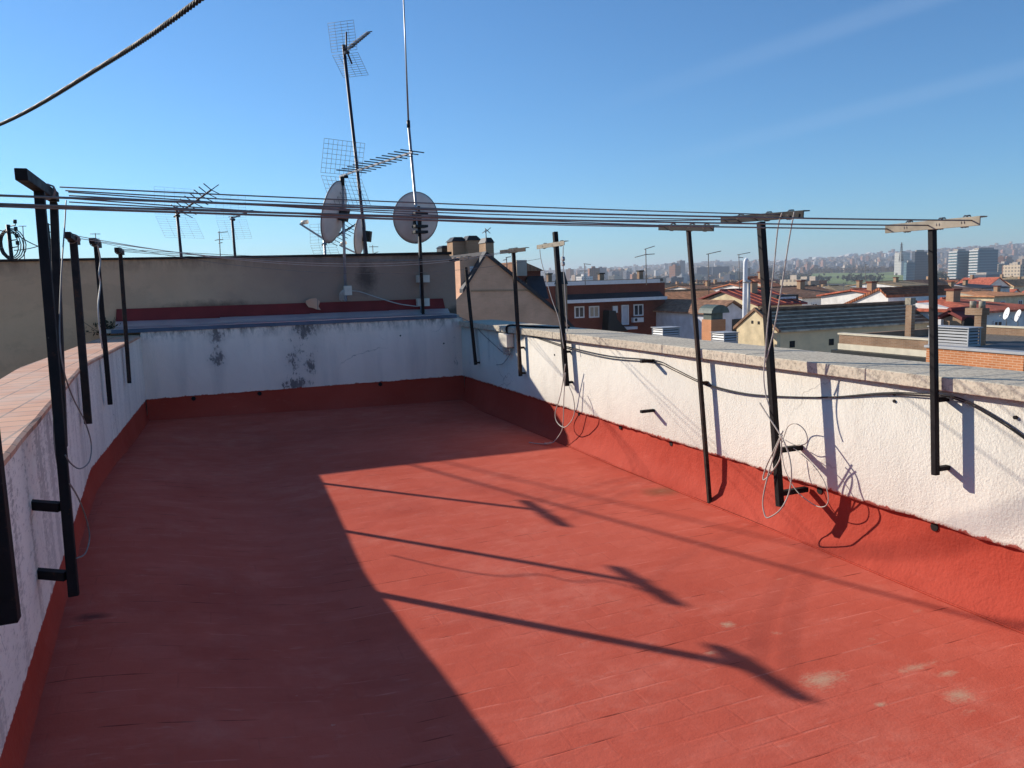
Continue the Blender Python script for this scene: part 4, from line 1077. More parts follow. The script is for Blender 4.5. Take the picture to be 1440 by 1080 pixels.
# white flue
t = thing('flue_pipe', 'tall white metal flue pipe with bent top among the roofs', 'flue', tuple(atD(1048, 445, 70)))
b = MB(); b.tube(smooth_pts([atD(1047, 450, 70), atD(1047.5, 420, 70), atD(1048, 392, 70), atD(1048.3, 373, 70), atD(1049, 367, 70), atD(1051, 364.5, 70)], 5), .20, 10); b.build('pipe', 'flue', t)
b = MB(); b.tube([atD(1053, 450, 70.4), atD(1053, 394, 70.4)], .13, 8).tube([atD(1050, 398, 70), atD(1050, 395, 70)], .34, 10); b.build('support_tube', 'louvre', t)
# louvred roof vents beyond the coping
def louvre_box(pxl, px0, px1, py0, py1, D, label, nl=3, down=.3):
    a = atD(px0, py1, D); y = a.y; c = onY(px1, py0, y); c.z = onY(px0, py0, y).z
    depth = onX(pxl, py1, a.x).y - y
    t = thing('louvred_vent', label, 'vent', ((a.x+c.x)/2, y, a.z-down))
    fw = .06*(c.z-a.z)
    x0, x1 = a.x, c.x; y1 = y+depth
    MB().box((x0+fw*1.5, y+fw*1.5, a.z-down), (x1-fw*1.5, y1-fw*1.5, c.z-fw)).build('core', 'hood', t)
    MB().box((x0-.04, y-.04, c.z-fw*.9), (x1+.04, y1+.04, c.z)).build('lid', 'louvre', t, .005)
    b = MB()
    for (xx, yy) in ((x0, y), (x1-fw, y), (x0, y1-fw), (x1-fw, y1-fw)): b.box((xx, yy, a.z-down), (xx+fw, yy+fw, c.z-fw))
    b.box((x0+fw, y+.002, a.z-down), (x1-fw, y+fw*.8, a.z+.16*(c.z-a.z))); b.box((x0+.002, y+fw, a.z-down), (x0+fw*.8, y1-fw, a.z+.16*(c.z-a.z)))
    b.build('frame', 'louvre', t)
    for k in range(nl):
        z = a.z+.16*(c.z-a.z) + (c.z-fw-a.z-.16*(c.z-a.z))*(k+.5)/nl; h = (c.z-a.z)*.75/nl*.5
        bb = MB(); bb.hexa([(x0+fw, y+.01, z-h*.6), (x1-fw, y+.01, z-h*.6), (x1-fw, y+fw*1.4, z+h*.5), (x0+fw, y+fw*1.4, z+h*.5), (x0+fw, y+.01, z-h*.4), (x1-fw, y+.01, z-h*.4), (x1-fw, y+fw*1.4, z+h*.7), (x0+fw, y+fw*1.4, z+h*.7)])
        bb.hexa([(x0+.01, y+fw, z-h*.6), (x0+.01, y1-fw, z-h*.6), (x0+fw*1.4, y1-fw, z+h*.5), (x0+fw*1.4, y+fw, z+h*.5), (x0+.01, y+fw, z-h*.4), (x0+.01, y1-fw, z-h*.4), (x0+fw*1.4, y1-fw, z+h*.7), (x0+fw*1.4, y+fw, z+h*.7)])
        bb.build('slat', 'louvre', t)
    return t
louvre_box(917, 932, 956, 461, 474, 30, 'small louvred metal roof vent nearest the red building', 3)
louvre_box(1000, 1018, 1038, 468, 482, 29, 'small louvred metal roof vent in front of the cream gable', 3)

# cream gabled building with dark stepped roof
C1 = onZ(1093, 467, -2.8); X1 = C1.x
fr = onX(1036, 457, X1); ap = onX(1062, 437, X1)
t = thing('cream_gable_building', 'cream stained gable end building with a long dark fibre cement roof', 'building', tuple(onX(1065, 500, X1)))
ym, yn, yf = ap.y, C1.y, fr.y
zr = ap.z; ze = C1.z; LX = 17.
MB().prism([(X1, yn, GZ), (X1, yn, ze), (X1, ym, zr), (X1, yf, ze+.15), (X1, yf, GZ)], (.3, 0, 0)).build('gable_wall', 'cream', t)
MB().box((X1+.301, yn+.002, GZ), (X1+LX, yn+.3, ze+.02)).build('side_wall', 'beige', t)
MB().box((X1+.301, yf-.3, GZ), (X1+LX, yf, ze+.02)).build('rear_wall', 'greywall', t)
rows = 6
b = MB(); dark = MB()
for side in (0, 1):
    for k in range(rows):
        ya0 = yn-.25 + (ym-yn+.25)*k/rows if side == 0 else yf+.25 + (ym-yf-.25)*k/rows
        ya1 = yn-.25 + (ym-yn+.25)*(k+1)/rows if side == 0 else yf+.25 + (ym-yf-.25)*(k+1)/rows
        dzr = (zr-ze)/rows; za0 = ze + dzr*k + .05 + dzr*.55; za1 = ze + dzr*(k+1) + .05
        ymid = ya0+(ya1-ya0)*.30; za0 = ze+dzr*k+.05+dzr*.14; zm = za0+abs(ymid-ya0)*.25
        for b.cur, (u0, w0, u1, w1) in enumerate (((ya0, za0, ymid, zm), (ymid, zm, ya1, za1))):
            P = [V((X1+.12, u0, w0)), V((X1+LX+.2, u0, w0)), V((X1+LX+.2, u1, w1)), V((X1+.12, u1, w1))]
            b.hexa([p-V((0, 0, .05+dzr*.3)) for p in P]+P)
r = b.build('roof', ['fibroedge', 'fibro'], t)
b = MB(); u = V((0, 0, .2))
b.prism([V((X1-.12, yn-.3, ze-.02)), V((X1-.12, ym, zr+.04)), V((X1-.12, ym, zr+.26)), V((X1-.12, yn-.3, ze+.2))], (.24, 0, 0))
b.prism([V((X1-.12, yf+.3, ze-.02)), V((X1-.12, ym, zr+.04)), V((X1-.12, ym, zr+.26)), V((X1-.12, yf+.3, ze+.2))], (.24, 0, 0))
b.build('verge', 'fibro', t)
MB().beam((X1+.3, ym, zr+.12), (X1+LX, ym, zr+.12), .5, .18).build('ridge', 'fibro', r)
for (px, py) in ((1058, 453), (1067, 454)):
    q = onX(px, py, X1); MB().box((X1-.02, q.y-.12, q.z-.12), (X1-.002, q.y+.12, q.z+.12)).build('vent_hole', 'hole', t)
for (px, py) in ((1114, 484), (1169, 481)):
    q = onY(px, py, yn); MB().box((q.x-.25, yn-.02, q.z-.25), (q.x+.25, yn, q.z+.25)).build('vent_grille', 'hole', t)
# parapet buildings on the right
def parapet_building(label, p0, p1, z, hgt, wallmat, trimmat, wide, h2=None, thick=.3, lowtrim=0., back=True, rear=None):
    A = onZ(*p0, z); Bq = onZ(*p1, z)
    x = A.x; ya = A.y; yb2 = onX(p1[0], p1[1], x).y
    if rear: wide = onZ(rear[0], rear[1], z).x - x
    t = thing('flat_roof_building', label, 'building', (x+wide/2, (ya+yb2)/2, GZ))
    MB().box((x, yb2, GZ), (x+thick, ya, z-.08)).build('parapet', wallmat, t)
    MB().box((x-.05, yb2-.05, z-.078), (x+thick+.05, ya+.05, z)).build('coping', trimmat, t)
    if lowtrim: MB().box((x-.06, yb2, z-hgt-lowtrim), (x-.002, ya, z-hgt)).build('ledge', trimmat, t); MB().box((x-.5, yb2, z-hgt-lowtrim-.2), (x-.003, ya, z-hgt-lowtrim-.002)).build('painted_ledge_shadow', 'hood', t)  # black strip below the ledge stands in for its shadow
    MB().box((x+thick+.001, yb2+.01, GZ), (x+wide, ya-.01, z-hgt+.1)).build('roof_deck', 'gravel', t)
    if back:
        MB().box((x+wide-.3, yb2, z-hgt+.101), (x+wide, ya, z-.05)).build('rear_parapet', wallmat, t)
        MB().box((x+wide-.35, yb2-.05, z-.048), (x+wide+.05, ya+.05, z+.03)).build('rear_coping', trimmat, t)
        MB().box((x+thick+.002, ya-.3, z-hgt+.101), (x+wide-.302, ya-.002, z-.082)).build('end_parapet', wallmat, t)
    return t, x, ya, yb2
parapet_building('brown brick flat roof with cream coping and cream ledge, right of the cream gable', (1180, 468), (1345, 487), -1.4, .52, 'oldbrick', 'creamtrim', 8., lowtrim=.28, rear=(1240, 451))
pb = parapet_building('bright orange brick parapet with grey coping at the right edge', (1303, 485), (1440, 500), -.8, 1.0, 'orangebrick', 'louvre', 7., back=False)
MB().box((pb[1]-.02, pb[2]-9, GZ), (pb[1]+.25, pb[3]-.06, -.88)).build('parapet_return', 'orangebrick', pb[0]) if False else None
louvre_box(1305, 1361, 1380, 461, 489, 24.6, 'big grey louvred air handling box on the orange brick parapet', 5, down=.05)
t = thing('skylight', 'dark sloped roof skylight behind the orange brick parapet', 'roof', tuple(atD(1410, 490, 25)))
a, c, d = atD(1368, 488, 24.5), atD(1436, 494, 22.6), atD(1411, 482, 26)
MB().prism([a, c, c+V((2.5, 1., 0)), d], (0, 0, -.4)).build('slope', 'slate', t)
# arched little porch and chimneys at right
ct = chimney(1281.5, 1287.5, 429, 450, 27, 'cream brick chimney with grey pot behind the brown brick roof', hood=False, down=2, pxl=1273, mat='oldbrick')
q = onY(1280, 428, 27.4); q.z = onY(1281.5, 429, 27).z; MB().box((q.x-.16, q.y-.16, q.z+.002), (q.x+.16, q.y+.16, q.z+.32)).build('pot', 'palesteel', ct)
t = thing('chimney', 'stout brown chimney with two clay pots under the red roof', 'chimney', tuple(atD(1376, 486, 38)))
a, c = atD(1378, 486, 34), atD(1386, 433, 34); 
MB().box((a.x, a.y, a.z-1), (c.x, a.y+.32, c.z-.3)).build('stack', 'oldbrick', t)
MB().box((a.x-.05, a.y-.06, c.z-.298), (c.x+.06, a.y+.75, c.z)).build('cap', 'oldbrick', t)
for dy_ in (.12, .55):
    MB().tube([((a.x+c.x)/2, a.y+dy_, c.z), ((a.x+c.x)/2, a.y+dy_, c.z+.3)], .13, 10).build('pot', 'palesteel', t)
h = house('porch_roof', 'red porch roof with an arched opening beside the louvred box', 'house', 1352, 1374, 449, 440, 36, .55, 'oldbrick', 'reroof', zb=-8, over=.12, minrise=.1)
b = MB(); q = atD(1363, 458, 35.8); b.prism([q+V((.38*math.cos(k*math.pi/10), 0, .38*math.sin(k*math.pi/10))) for k in range(11)], (0, .1, 0)); b.build('arch', 'hole', h[0])
MB().box(atD(1323, 457, 36.6), atD(1336, 448, 37)).build('white_unit', 'whitetrim', h[0])
for px, py, lab in ((1416, 441, 'upper'), (1432, 444, 'lower')):
    c = atD(px, py, 52); t = thing('satellite_dish', 'small white satellite dish on a roof at the right edge, %s of two' % lab, 'satellite dish', tuple(c-V((0, 0, .5))))
    MB().tube([c-V((0, 0, .8)), c], .03, 6).build('mast', 'galv', t); dishthing(t, tuple(c+V((-.05, 0, 0))), (-.85, .45, .25), .34, .42, 'whitetrim')
# mid-distance houses (pixel columns, eave row, ridge row, depth)
HG = 'tiled houses in the middle distance'
HS = [
 ('red_roof_house', 'dark red sheet roofed house with a flat dormer behind the thick post', 1066, 1128, 428, 407, 85, 6, 'cream', 'reroof', 'x', False),
 ('tiled_house', 'brown tiled house with dark eave and white walls beside the red sheet roof', 1128, 1196, 418, 403, 105, 7, 'white', 'tile_brown', 'x', False),
 ('tiled_house', 'mossy olive roofed long house in front of the park', 1188, 1262, 413, 401, 140, 9, 'white', 'tile_olive', 'x', True),
 ('tiled_house', 'white gabled house with red tiled roof left of the nearest slim post', 1249, 1300, 416, 406, 88, 5, 'white', 'tile_red', 'x', False),
 ('tiled_house', 'long low orange tiled roof right of the nearest slim post', 1304, 1372, 425, 415, 95, 7, 'white', 'tile_or', 'x', False),
 ('tiled_house', 'big red tiled roof with white verge at the right edge', 1380, 1470, 437, 418, 62, 6, 'white', 'tile_red', 'x', True),
 ('tiled_house', 'orange tiled roof rising behind the big red roof', 1398, 1470, 416, 408, 130, 8, 'cream', 'tile_or', 'x', True),
 ('tiled_house', 'long white house with brown roof under the glass towers', 1318, 1390, 411, 402, 150, 8, 'white', 'tile_brown', 'x', False),
 ('tiled_house', 'small white house with grey roof left of the glass towers', 1268, 1310, 402, 395, 170, 8, 'white', 'tile_olive', 'x', False),
 ('tiled_house', 'dark roofed house under the apartment towers', 1380, 1420, 405, 398, 170, 8, 'white', 'slate', 'x', True),
 ('tiled_house', 'low tiled roof behind the orange tiled roof', 985, 1042, 408, 401, 150, 7, 'white', 'tile_brown', 'x', False),
 ('tiled_house', 'grey walled house with tiled top right of the flue', 1081, 1097, 404, 390, 130, 5, 'greywall', 'tile_x', 'x', False),
 ('tiled_house', 'white house with flat tiled roof between flue and thick post', 1056, 1078, 406, 399, 130, 5, 'white', 'tile_x', 'x', False),
]
for (nm, lab, x0, x1, ye, yr, D, run, wl, rf, rd, hp) in HS:
    r = house(nm, lab, 'house', x0, x1, ye, yr, D, run, wl, rf, rd, hip=hp)
    t, y0, ze, rz, xa, xb = r
    if nm == 'red_roof_house':
        a, c = onY(1092, 424, y0+1.2), onY(1123, 414, y0+1.2)
        dm = MB().box((a.x, a.y, a.z), (c.x, a.y+5, c.z)).build('dormer', 'hood', t); MB().box((a.x+.4, a.y-.05, a.z+.25), (c.x-.4, a.y-.003, c.z-.2)).build('dormer_window', 'bluewhite', dm)
        for k in range(6):
            xx = xa+(xb-xa)*(k+.5)/6; MB().beam((xx, y0-.3, ze+.02+.16), (xx, y0+run, rz+.22), .12, .06).build('batten', 'tile_red', t)
    else:
        n = max(2, int((xb-xa)/3.5))
        for k in range(n):
            xx = xa+(xb-xa)*(k+.5)/n
            windowpart(t, (xx-.5, y0, ze-1.9), (xx+.5, y0, ze-.7), 'x', .1, .1, 'glass', 1)
    xx = xa+(xb-xa)*random.uniform(.2, .8)
    ch = MB().box((xx, y0+run*.7, rz-1), (xx+.8, y0+run*.7+.7, rz+.9)).build('chimney', 'chimbrick', t)
    MB().box((xx-.1, y0+run*.7-.1, rz+.902), (xx+.9, y0+run*.7+.8, rz+1.05)).build('cap', 'redbrick', ch)
# white gable end catching the sun beside the cream building roof
t = thing('white_gable_house', 'sunlit white gable end with red verge behind the dark fibre cement roof', 'house', tuple(atD(1235, 440, 75)))
A = atD(1249, 436, 75); X = A.x
pts = [onX(1249, 436, X), onX(1249, 419, X), onX(1238, 408, X), onX(1175, 436, X)]
P = [V((X, pts[0].y, GZ)), V((X, pts[1].y, pts[1].z)), V((X, pts[2].y, pts[2].z)), V((X, pts[3].y, pts[3].z)), V((X, pts[3].y, GZ))]
MB().prism(P, (9, 0, 0)).build('wall', 'white', t)
b = MB(); u = V((0, 0, .25)); o_ = V((-.2, 0, .01))
b.prism([P[3]+o_, P[2]+o_, P[2]+o_+u, P[3]+o_+u], (9.4, 0, 0)); b.prism([P[2]+o_, P[1]+o_, P[1]+o_+u, P[2]+o_+u], (9.4, 0, 0)); b.build('roof', 'tile_y', t)

# ------------------------------------------------------------------ terrain
def skyline(az_px):
    pts = [(-400, 50), (700, 55), (830, 66), (950, 78), (1010, 86), (1110, 74), (1180, 92), (1240, 112), (1300, 120), (1440, 128), (1800, 120), (2600, 50)]
    for (a, p), (c, q) in zip(pts[:-1], pts[1:]):
        if a <= az_px <= c: return p+(q-p)*(az_px-a)/(c-a)
    return 60
def sm(x): x = max(0, min(1, x)); return x*x*(3-2*x)
def az2px(x, y):
    d = V((x, y, 0)).normalized(); w = d.dot(_f2)
    return 720+F*d.dot(_r3)/w if w > .15 else (-400 if d.dot(_r3) < 0 else 2600)
def terrain(x, y):
    r = math.hypot(x, y); h = GZ
    h += 15*sm((r-850)/1500)
    k = skyline(az2px(x, y))
    h += (k+3)*sm((r-2300)/3700)
    if r > 1200: h += sm((r-1200)/2000)*(6*math.sin(x*.0031+1)*math.sin(y*.0027)+4*math.sin(x*.0083+y*.0061))
    if r > 6300: h -= (r-6300)*.02
    return h
def groundmat():
    t = NT('city_ground'); p = t.pos()
    f = t.noise(p, .004, 6, .65)
    col = t.mix(t.ramp(f, .4, .6), (.07, .065, .055), (.13, .11, .09))
    col = t.mix(t.math('MULTIPLY', t.ramp(t.noise(p, .011, 5, .6), .5, .62), .7), col, (.05, .06, .035))
    ln = t.n('ShaderNodeVectorMath', operation='LENGTH'); t.put(ln.inputs[0], p)
    col = t.mix(t.ramp(ln.outputs['Value'], 700, 1000), t.mix(t.ramp(t.noise(p, .06, 5, .6), .35, .65), (.27, .21, .15), (.36, .28, .20)), col)  # near ground made lighter and warmer to bounce light onto shaded facades
    return t.out(col, .95, None, None, .1)
M['ground'] = groundmat()
b = MB(); rad = [0, 60, 200, 500, 850]+[850+i*130 for i in range(1, 44)]+[7200, 8500]; NA = 220
for r_ in rad:
    for k in range(NA):
        th = 2*math.pi*k/NA; x, y = r_*math.sin(th), r_*math.cos(th); b.v.append(V((x, y, terrain(x, y) if r_ > 850 else GZ)))
for j in range(len(rad)-1):
    for k in range(NA): b.face([j*NA+k, j*NA+(k+1) % NA, (j+1)*NA+(k+1) % NA, (j+1)*NA+k], True)
tag(b.build('ground', 'ground', org=(0, 0, 0)), 'city ground rising to hazy hills', kind='structure')
# park: sheet of grass over the rising ground
M['grass'] = plain('park_grass', (.19, .25, .07), .4, .012, .95)
def patch(name, px0, px1, r0, r1, mat, lab, n=26):
    b = MB()
    for j in range(n+1):
        for i in range(n+1):
            px = px0+(px1-px0)*i/n; r_ = r0+(r1-r0)*j/n + 60*math.sin(px*.05)
            d = azdir(px); b.v.append(V((d.x*r_, d.y*r_, terrain(d.x*r_, d.y*r_)+.6)))
    for j in range(n):
        for i in range(n): k = j*(n+1)+i; b.face([k, k+1, k+n+2, k+n+1], True)
    return tag(b.build(name, mat), lab, kind='structure')
patch('park_lawn', 1115, 1314, 1150, 1950, 'grass', 'green park slope beyond the roofs')
# woods: far trees that read as one mass
def woods(name, specs, mat, lab, leaf=1.5):
    b = MB()
    for (px0, px1, r0, r1, n, hh) in specs:
        for k in range(n):
            px = random.uniform(px0, px1); r_ = random.uniform(r0, r1); d = azdir(px); x, y = d.x*r_, d.y*r_; z = terrain(x, y); h = hh*random.uniform(.6, 1.2)
            b.tube([(x, y, z), (x, y, z+h*.5)], h*.03, 4)
            for q in range(26):
                u = V((random.gauss(0, 1), random.gauss(0, 1), random.gauss(0, 1))).normalized()*random.uniform(.3, 1)**.5
                c = V((x, y, z+h*.62)) + V((u.x*h*.33, u.y*h*.33, u.z*h*.40)); e = V((random.gauss(0, 1), random.gauss(0, 1), random.gauss(0, 1))).normalized(); g = e.orthogonal().normalized(); w = leaf*random.uniform(.6, 1.3)
                b.poly([c-e*w, c+g*w*.8, c+e*w, c-g*w*.8])
    return tag(b.build(name, mat, org=(0, 0, GZ)), lab, 'woodland', kind='stuff')
woods('green_woodland', [(1190, 1245, 1230, 1330, 34, 10), (1085, 1180, 1150, 1500, 40, 9), (1100, 1310, 1350, 1950, 24, 8), (1306, 1334, 1100, 1500, 30, 11), (1345, 1362, 940, 960, 6, 5)], 'forest', 'dark green trees scattered over the park', 1.6)
woods('brown_woodland', [(1140, 1310, 1950, 2350, 260, 13), (1405, 1440, 700, 900, 12, 6), (1060, 1140, 1500, 2100, 60, 11)], 'forest2', 'brown bare woodland beyond the park', 1.6)

# ------------------------------------------------------------------ towers
def striped(name, c1, c2, bh, frac):
    t = NT(name); sp = t.n('ShaderNodeSeparateXYZ'); t.put(sp.inputs[0], t.obj())
    f = t.math('GREATER_THAN', t.math('FRACT', t.math('MULTIPLY', sp.outputs[2], 1/bh)), frac)
    return t.out(t.mix(f, c1, c2), .35, None, None, .5)
M['tglass'] = striped('blue_glass_facade', (.085, .165, .20), (.14, .23, .26), 3.4, .6)
M['tdark'] = striped('dark_glass_facade', (.03, .045, .07), (.06, .075, .10), 3.4, .55)
def tower(px0, pxm, px1, ytop, ybase, D, label, depth=22, end=True, gm='tglass', name='office_tower'):
    """sunlit striped end face px0..pxm (facing -x), glass face pxm..px1 (facing -y)"""
    C = atD(pxm, ytop, D); zt = C.z; x = C.x; y = C.y
    yf = onX(px0, ytop, x).y; xb = onY(px1, ytop, y).x; zb = terrain(x, y)-1
    t = thing(name, label, 'tower', ((x+xb)/2, (y+yf)/2, zb))
    MB().box((x, y, zb), (xb, yf, zt)).build('glass_body', gm, t)
    n = int((zt-zb)/3.4)
    if end:
        for k in range(n):
            z = zb+(zt-zb)*(k+.5)/n; MB().box((x-1.3, y+.1, z-.1), (x-.01, yf-.1, z+1.5)).build('floor_band', 'white', t)
    MB().box((x+4, y+3, zt+.01), (xb-4, yf-3, zt+2.4)).build('plant_room', 'greywall', t)
    b = MB()
    for k in range(n): z = zb+(zt-zb)*(k+.5)/n; b.box((x+.05, y-.35, z-.1), (xb-.05, y-.01, z+.45))
    b.build('mullion_bands', 'tdark', t)
    return t
tower(1335, 1347, 1364, 353, 398, 1000, 'glass office tower with sunlit striped end, left of the twin towers')
tower(1364, 1376.5, 1404, 351, 398, 980, 'glass office tower with sunlit striped end, right of the twin towers')
tower(1366, 1387, 1416, 386, 398, 960, 'low dark glass podium at the foot of the twin towers', end=False, gm='tdark', name='office_podium')
tower(1283, 1287, 1304, 354, 395, 1050, 'dark blue tower behind the nearest slim post, with roof aerials', end=False, gm='tdark')
tower(1271, 1275, 1287, 369, 395, 1000, 'lower dark blue glass block left of the dark tower', end=False, gm='tglass')
tower(1300, 1303, 1311, 358, 395, 1080, 'slim banded dark tower partly hidden by the nearest slim post', end=True, gm='tdark')
M['f_white'] = facade('white_flats', (.70, .67, .62), (.16, .18, .2)); M['f_cream'] = facade('cream_flats', (.58, .47, .34), (.15, .13, .12)); M['f_brick'] = facade('brick_flats', (.40, .19, .12), (.10, .09, .09))
M['f_grey'] = facade('grey_flats', (.36, .36, .37), (.12, .13, .15)); M['f_dark'] = facade('dark_flats', (.16, .17, .20), (.07, .08, .1)); M['f_tan'] = facade('tan_flats', (.45, .33, .24), (.12, .1, .09))
def block(px0, px1, ytop, D, label, mat, dep=16, group=None, name='apartment_block'):
    A = atD(px0, ytop, D); xb = onY(px1, ytop, A.y).x; zb = terrain(A.x, A.y)-2
    t = thing(name, label, 'building', ((A.x+xb)/2, A.y, zb), group)
    MB().box((A.x, A.y, zb), (xb, A.y+dep, A.z)).build('body', mat, t)
    w = xb-A.x
    MB().box((A.x+w*.3, A.y+dep*.3, A.z+.01), (A.x+w*.6, A.y+dep*.6, A.z+2.4)).build('roof_box', 'greywall', t)
    return t
for a in ((1404, 1414, 371, 1050, 'sunlit cream apartment tower right of the twin towers', 'f_cream'), (1413, 1427, 370, 1060, 'pale grey apartment tower between cream and brick ones', 'f_grey'),
          (1428, 1436, 373, 900, 'brown apartment tower near the right edge', 'f_brick'), (1435, 1446, 372, 700, 'orange apartment tower cut by the right edge', 'f_cream'),
          (1268, 1280, 355, 1500, 'white block with dark windows beside the lattice pylon', 'f_white'),
          (944, 956, 370, 2300, 'hazy grey block, lower half of the pair left of the slim post', 'f_dark'), (956, 963.5, 366.5, 2300, 'hazy grey block, taller half of the pair left of the slim post', 'f_dark'),
          (857, 863, 379.5, 2500, 'hazy orange block, leftmost of a row over the red brick roof', 'f_brick'), (865, 870, 379, 2500, 'hazy orange block, second of a row over the red brick roof', 'f_brick'),
          (873, 878, 378, 2500, 'hazy orange block, third of a row over the red brick roof', 'f_brick'), (882, 889, 377.5, 2500, 'hazy cream block, last of a row over the red brick roof', 'f_cream'),
          (980, 1001, 376, 1900, 'long hazy blue grey slab right of the slim post', 'f_dark'), (1002, 1026, 375, 1950, 'long hazy blue grey slab left of the white flue', 'f_dark'),
          (1126, 1136, 393, 420, 'small cream block before the park trees', 'f_cream'), (1140, 1152, 395, 430, 'brown brick block before the park trees', 'f_tan'), (1152, 1163, 394.5, 440, 'plain brown block right of the brown brick one', 'f_brick')):
    block(*a)
# lattice pylon
t = thing('lattice_pylon', 'dark lattice pylon standing above the white block on the right skyline', 'pylon', tuple(atD(1268, 362, 1500)))
p0 = atD(1268, 341, 1500); b = MB()
for s in (-1, 1):
    for r_ in (-1, 1): b.beam(p0+V((s*2.6, r_*2.6, -36)), p0+V((s*.3, r_*.3, 0)), .7, .7)
for k in range(7):
    z = -36+5*k; w = 2.6*(1-(k*5)/40)
    b.beam(p0+V((-w, -w, z)), p0+V((w*.85, -w, z+5)), .5, .5); b.beam(p0+V((w, -w, z)), p0+V((-w*.85, -w, z+5)), .5, .5)
b.build('lattice', 'hood', t)
for k, z in enumerate((-4, -9)): MB().beam(p0+V((-4+k, 0, z)), p0+V((4-k, 0, z)), .6, .6).build('cross_arm', 'hood', t)

# ------------------------------------------------------------------ filler streets: small tiled houses, then blocks fading into the haze
protos = []
for k, (wl, rf) in enumerate((('white', 'tile_x'), ('white', 'tile_brown'), ('cream', 'tile_or'), ('white', 'tile_red'), ('greywall', 'tile_olive'), ('cream', 'tile_y'))):
    w, dp, h = random.uniform(9, 16), random.uniform(7, 10), random.uniform(8, 10); rz = h+dp*.28
    wb = MB().prism([(-w/2, -dp/2, 0), (-w/2, -dp/2, h), (-w/2, 0, rz-.1), (-w/2, dp/2, h), (-w/2, dp/2, 0)], (w, 0, 0))
    rb = MB()
    for s in (-1, 1):
        P = [V((-w/2-.4, s*(dp/2+.5), h-.2)), V((w/2+.4, s*(dp/2+.5), h-.2)), V((w/2+.4, 0, rz)), V((-w/2-.4, 0, rz))]; rb.hexa(P+[p+V((0, 0, .18)) for p in P])
    cb = MB().box((w*.2, .3, rz-1.), (w*.2+.9, 1.1, rz+1.1))
    nb = MB()
    protos.append((wb, rb, cb, wl, rf, w, dp, h))
def far_house(first, k, x, y, rz, label):
    pass
cache = {}
HG2 = 'small tiled houses packed in the streets beyond'
def put_house(k, loc, rz, sc):
    wb, rb, cb, wl, rf, w, dp, h = protos[k]
    if k not in cache:
        t = thing('small_house', 'small tiled house in the packed streets beyond the near roofs', 'house', (0, 0, 0), HG2)
        wo = wb.build('wall', wl, t); ro = rb.build('roof', rf, t); co = cb.build('chimney', 'chimbrick', ro)
        for j in range(3):
            xx = -w/2+w*(j+.5)/3; windowpart(t, (xx-.55, -dp/2, h-2.3), (xx+.55, -dp/2, h-.9), 'x', .1, .1, 'glass', 0)
        windowpart(t, (-w/2, -1, h-2.3), (-w/2, .2, h-.9), 'y', .1, .1, 'glass', 0)
        cache[k] = t; o = t
    else:
        src = cache[k]; o = src.copy(); COL.objects.link(o)
        for ch in src.children:
            c = ch.copy(); COL.objects.link(c); c.parent = o
            for g in ch.children:
                e = g.copy(); COL.objects.link(e); e.parent = c
    o.location = loc; o.rotation_euler = (0, 0, rz); o.scale = (sc, sc, sc)
placed = []
def free(x, y, rad_):
    for (a, c, r_) in placed:
        if (a-x)**2+(c-y)**2 < (r_+rad_)**2: return False
    placed.append((x, y, rad_)); return True
cnt = 0
for _ in range(2600):
    if cnt >= 210: break
    px = random.uniform(930, 1490); rmax = 330 if 1085 < px < 1322 else (520 if px > 1320 else 820)
    r_ = random.uniform(185, rmax); d = azdir(px); x, y = d.x*r_, d.y*r_
    if not free(x, y, 8.5): continue
    sc = random.uniform(.85, 1.15); z = GZ + random.uniform(1.5, 5.) - (r_-185)*.004
    put_house(random.randrange(6), (x, y, z-1.), random.choice((0, 0, math.pi, math.pi/2, .3, -.25)), sc); cnt += 1
# far flats, copies of six blocks
FG = 'far blocks of flats fading into the haze'
fproto = []
for k, mt in enumerate(('f_white', 'f_cream', 'f_brick', 'f_grey', 'f_dark', 'f_tan')):
    w, dp, h = ((16, 12, 20), (28, 12, 18), (14, 14, 30), (40, 12, 16), (20, 14, 26), (24, 12, 22))[k]
    mb = MB().box((-w/2, -dp/2, -4), (w/2, dp/2, h)).box((-w*.2, -dp*.2, h+.01), (w*.1, dp*.2, h+2.6))
    o = mb.build('apartment_block', mt, org=(0, 0, 0)); tag(o, 'far block of flats fading into the haze below the hills', 'building', FG); fproto.append(o)
used = set()
for i in range(230):
    k = random.choices(range(6), (2, 2, 3, 3, 4, 3))[0]
    o = fproto[k]
    if k in used: o = o.copy(); COL.objects.link(o)
    used.add(k)
    for _ in range(60):
        px = random.uniform(800, 1470); r_ = random.uniform(950, 4600)**1.
        if 1080 < px < 1345 and r_ < 2450: continue
        if 1320 < px and r_ < 1150: continue
        d = azdir(px); x, y = d.x*r_, d.y*r_
        if free(x, y, 16): break
    o.location = (x, y, terrain(x, y)); o.rotation_euler = (0, 0, random.uniform(-.6, .6)); s = random.uniform(.75, 1.15); o.scale = (s, s, s*random.uniform(.6, 1.05))
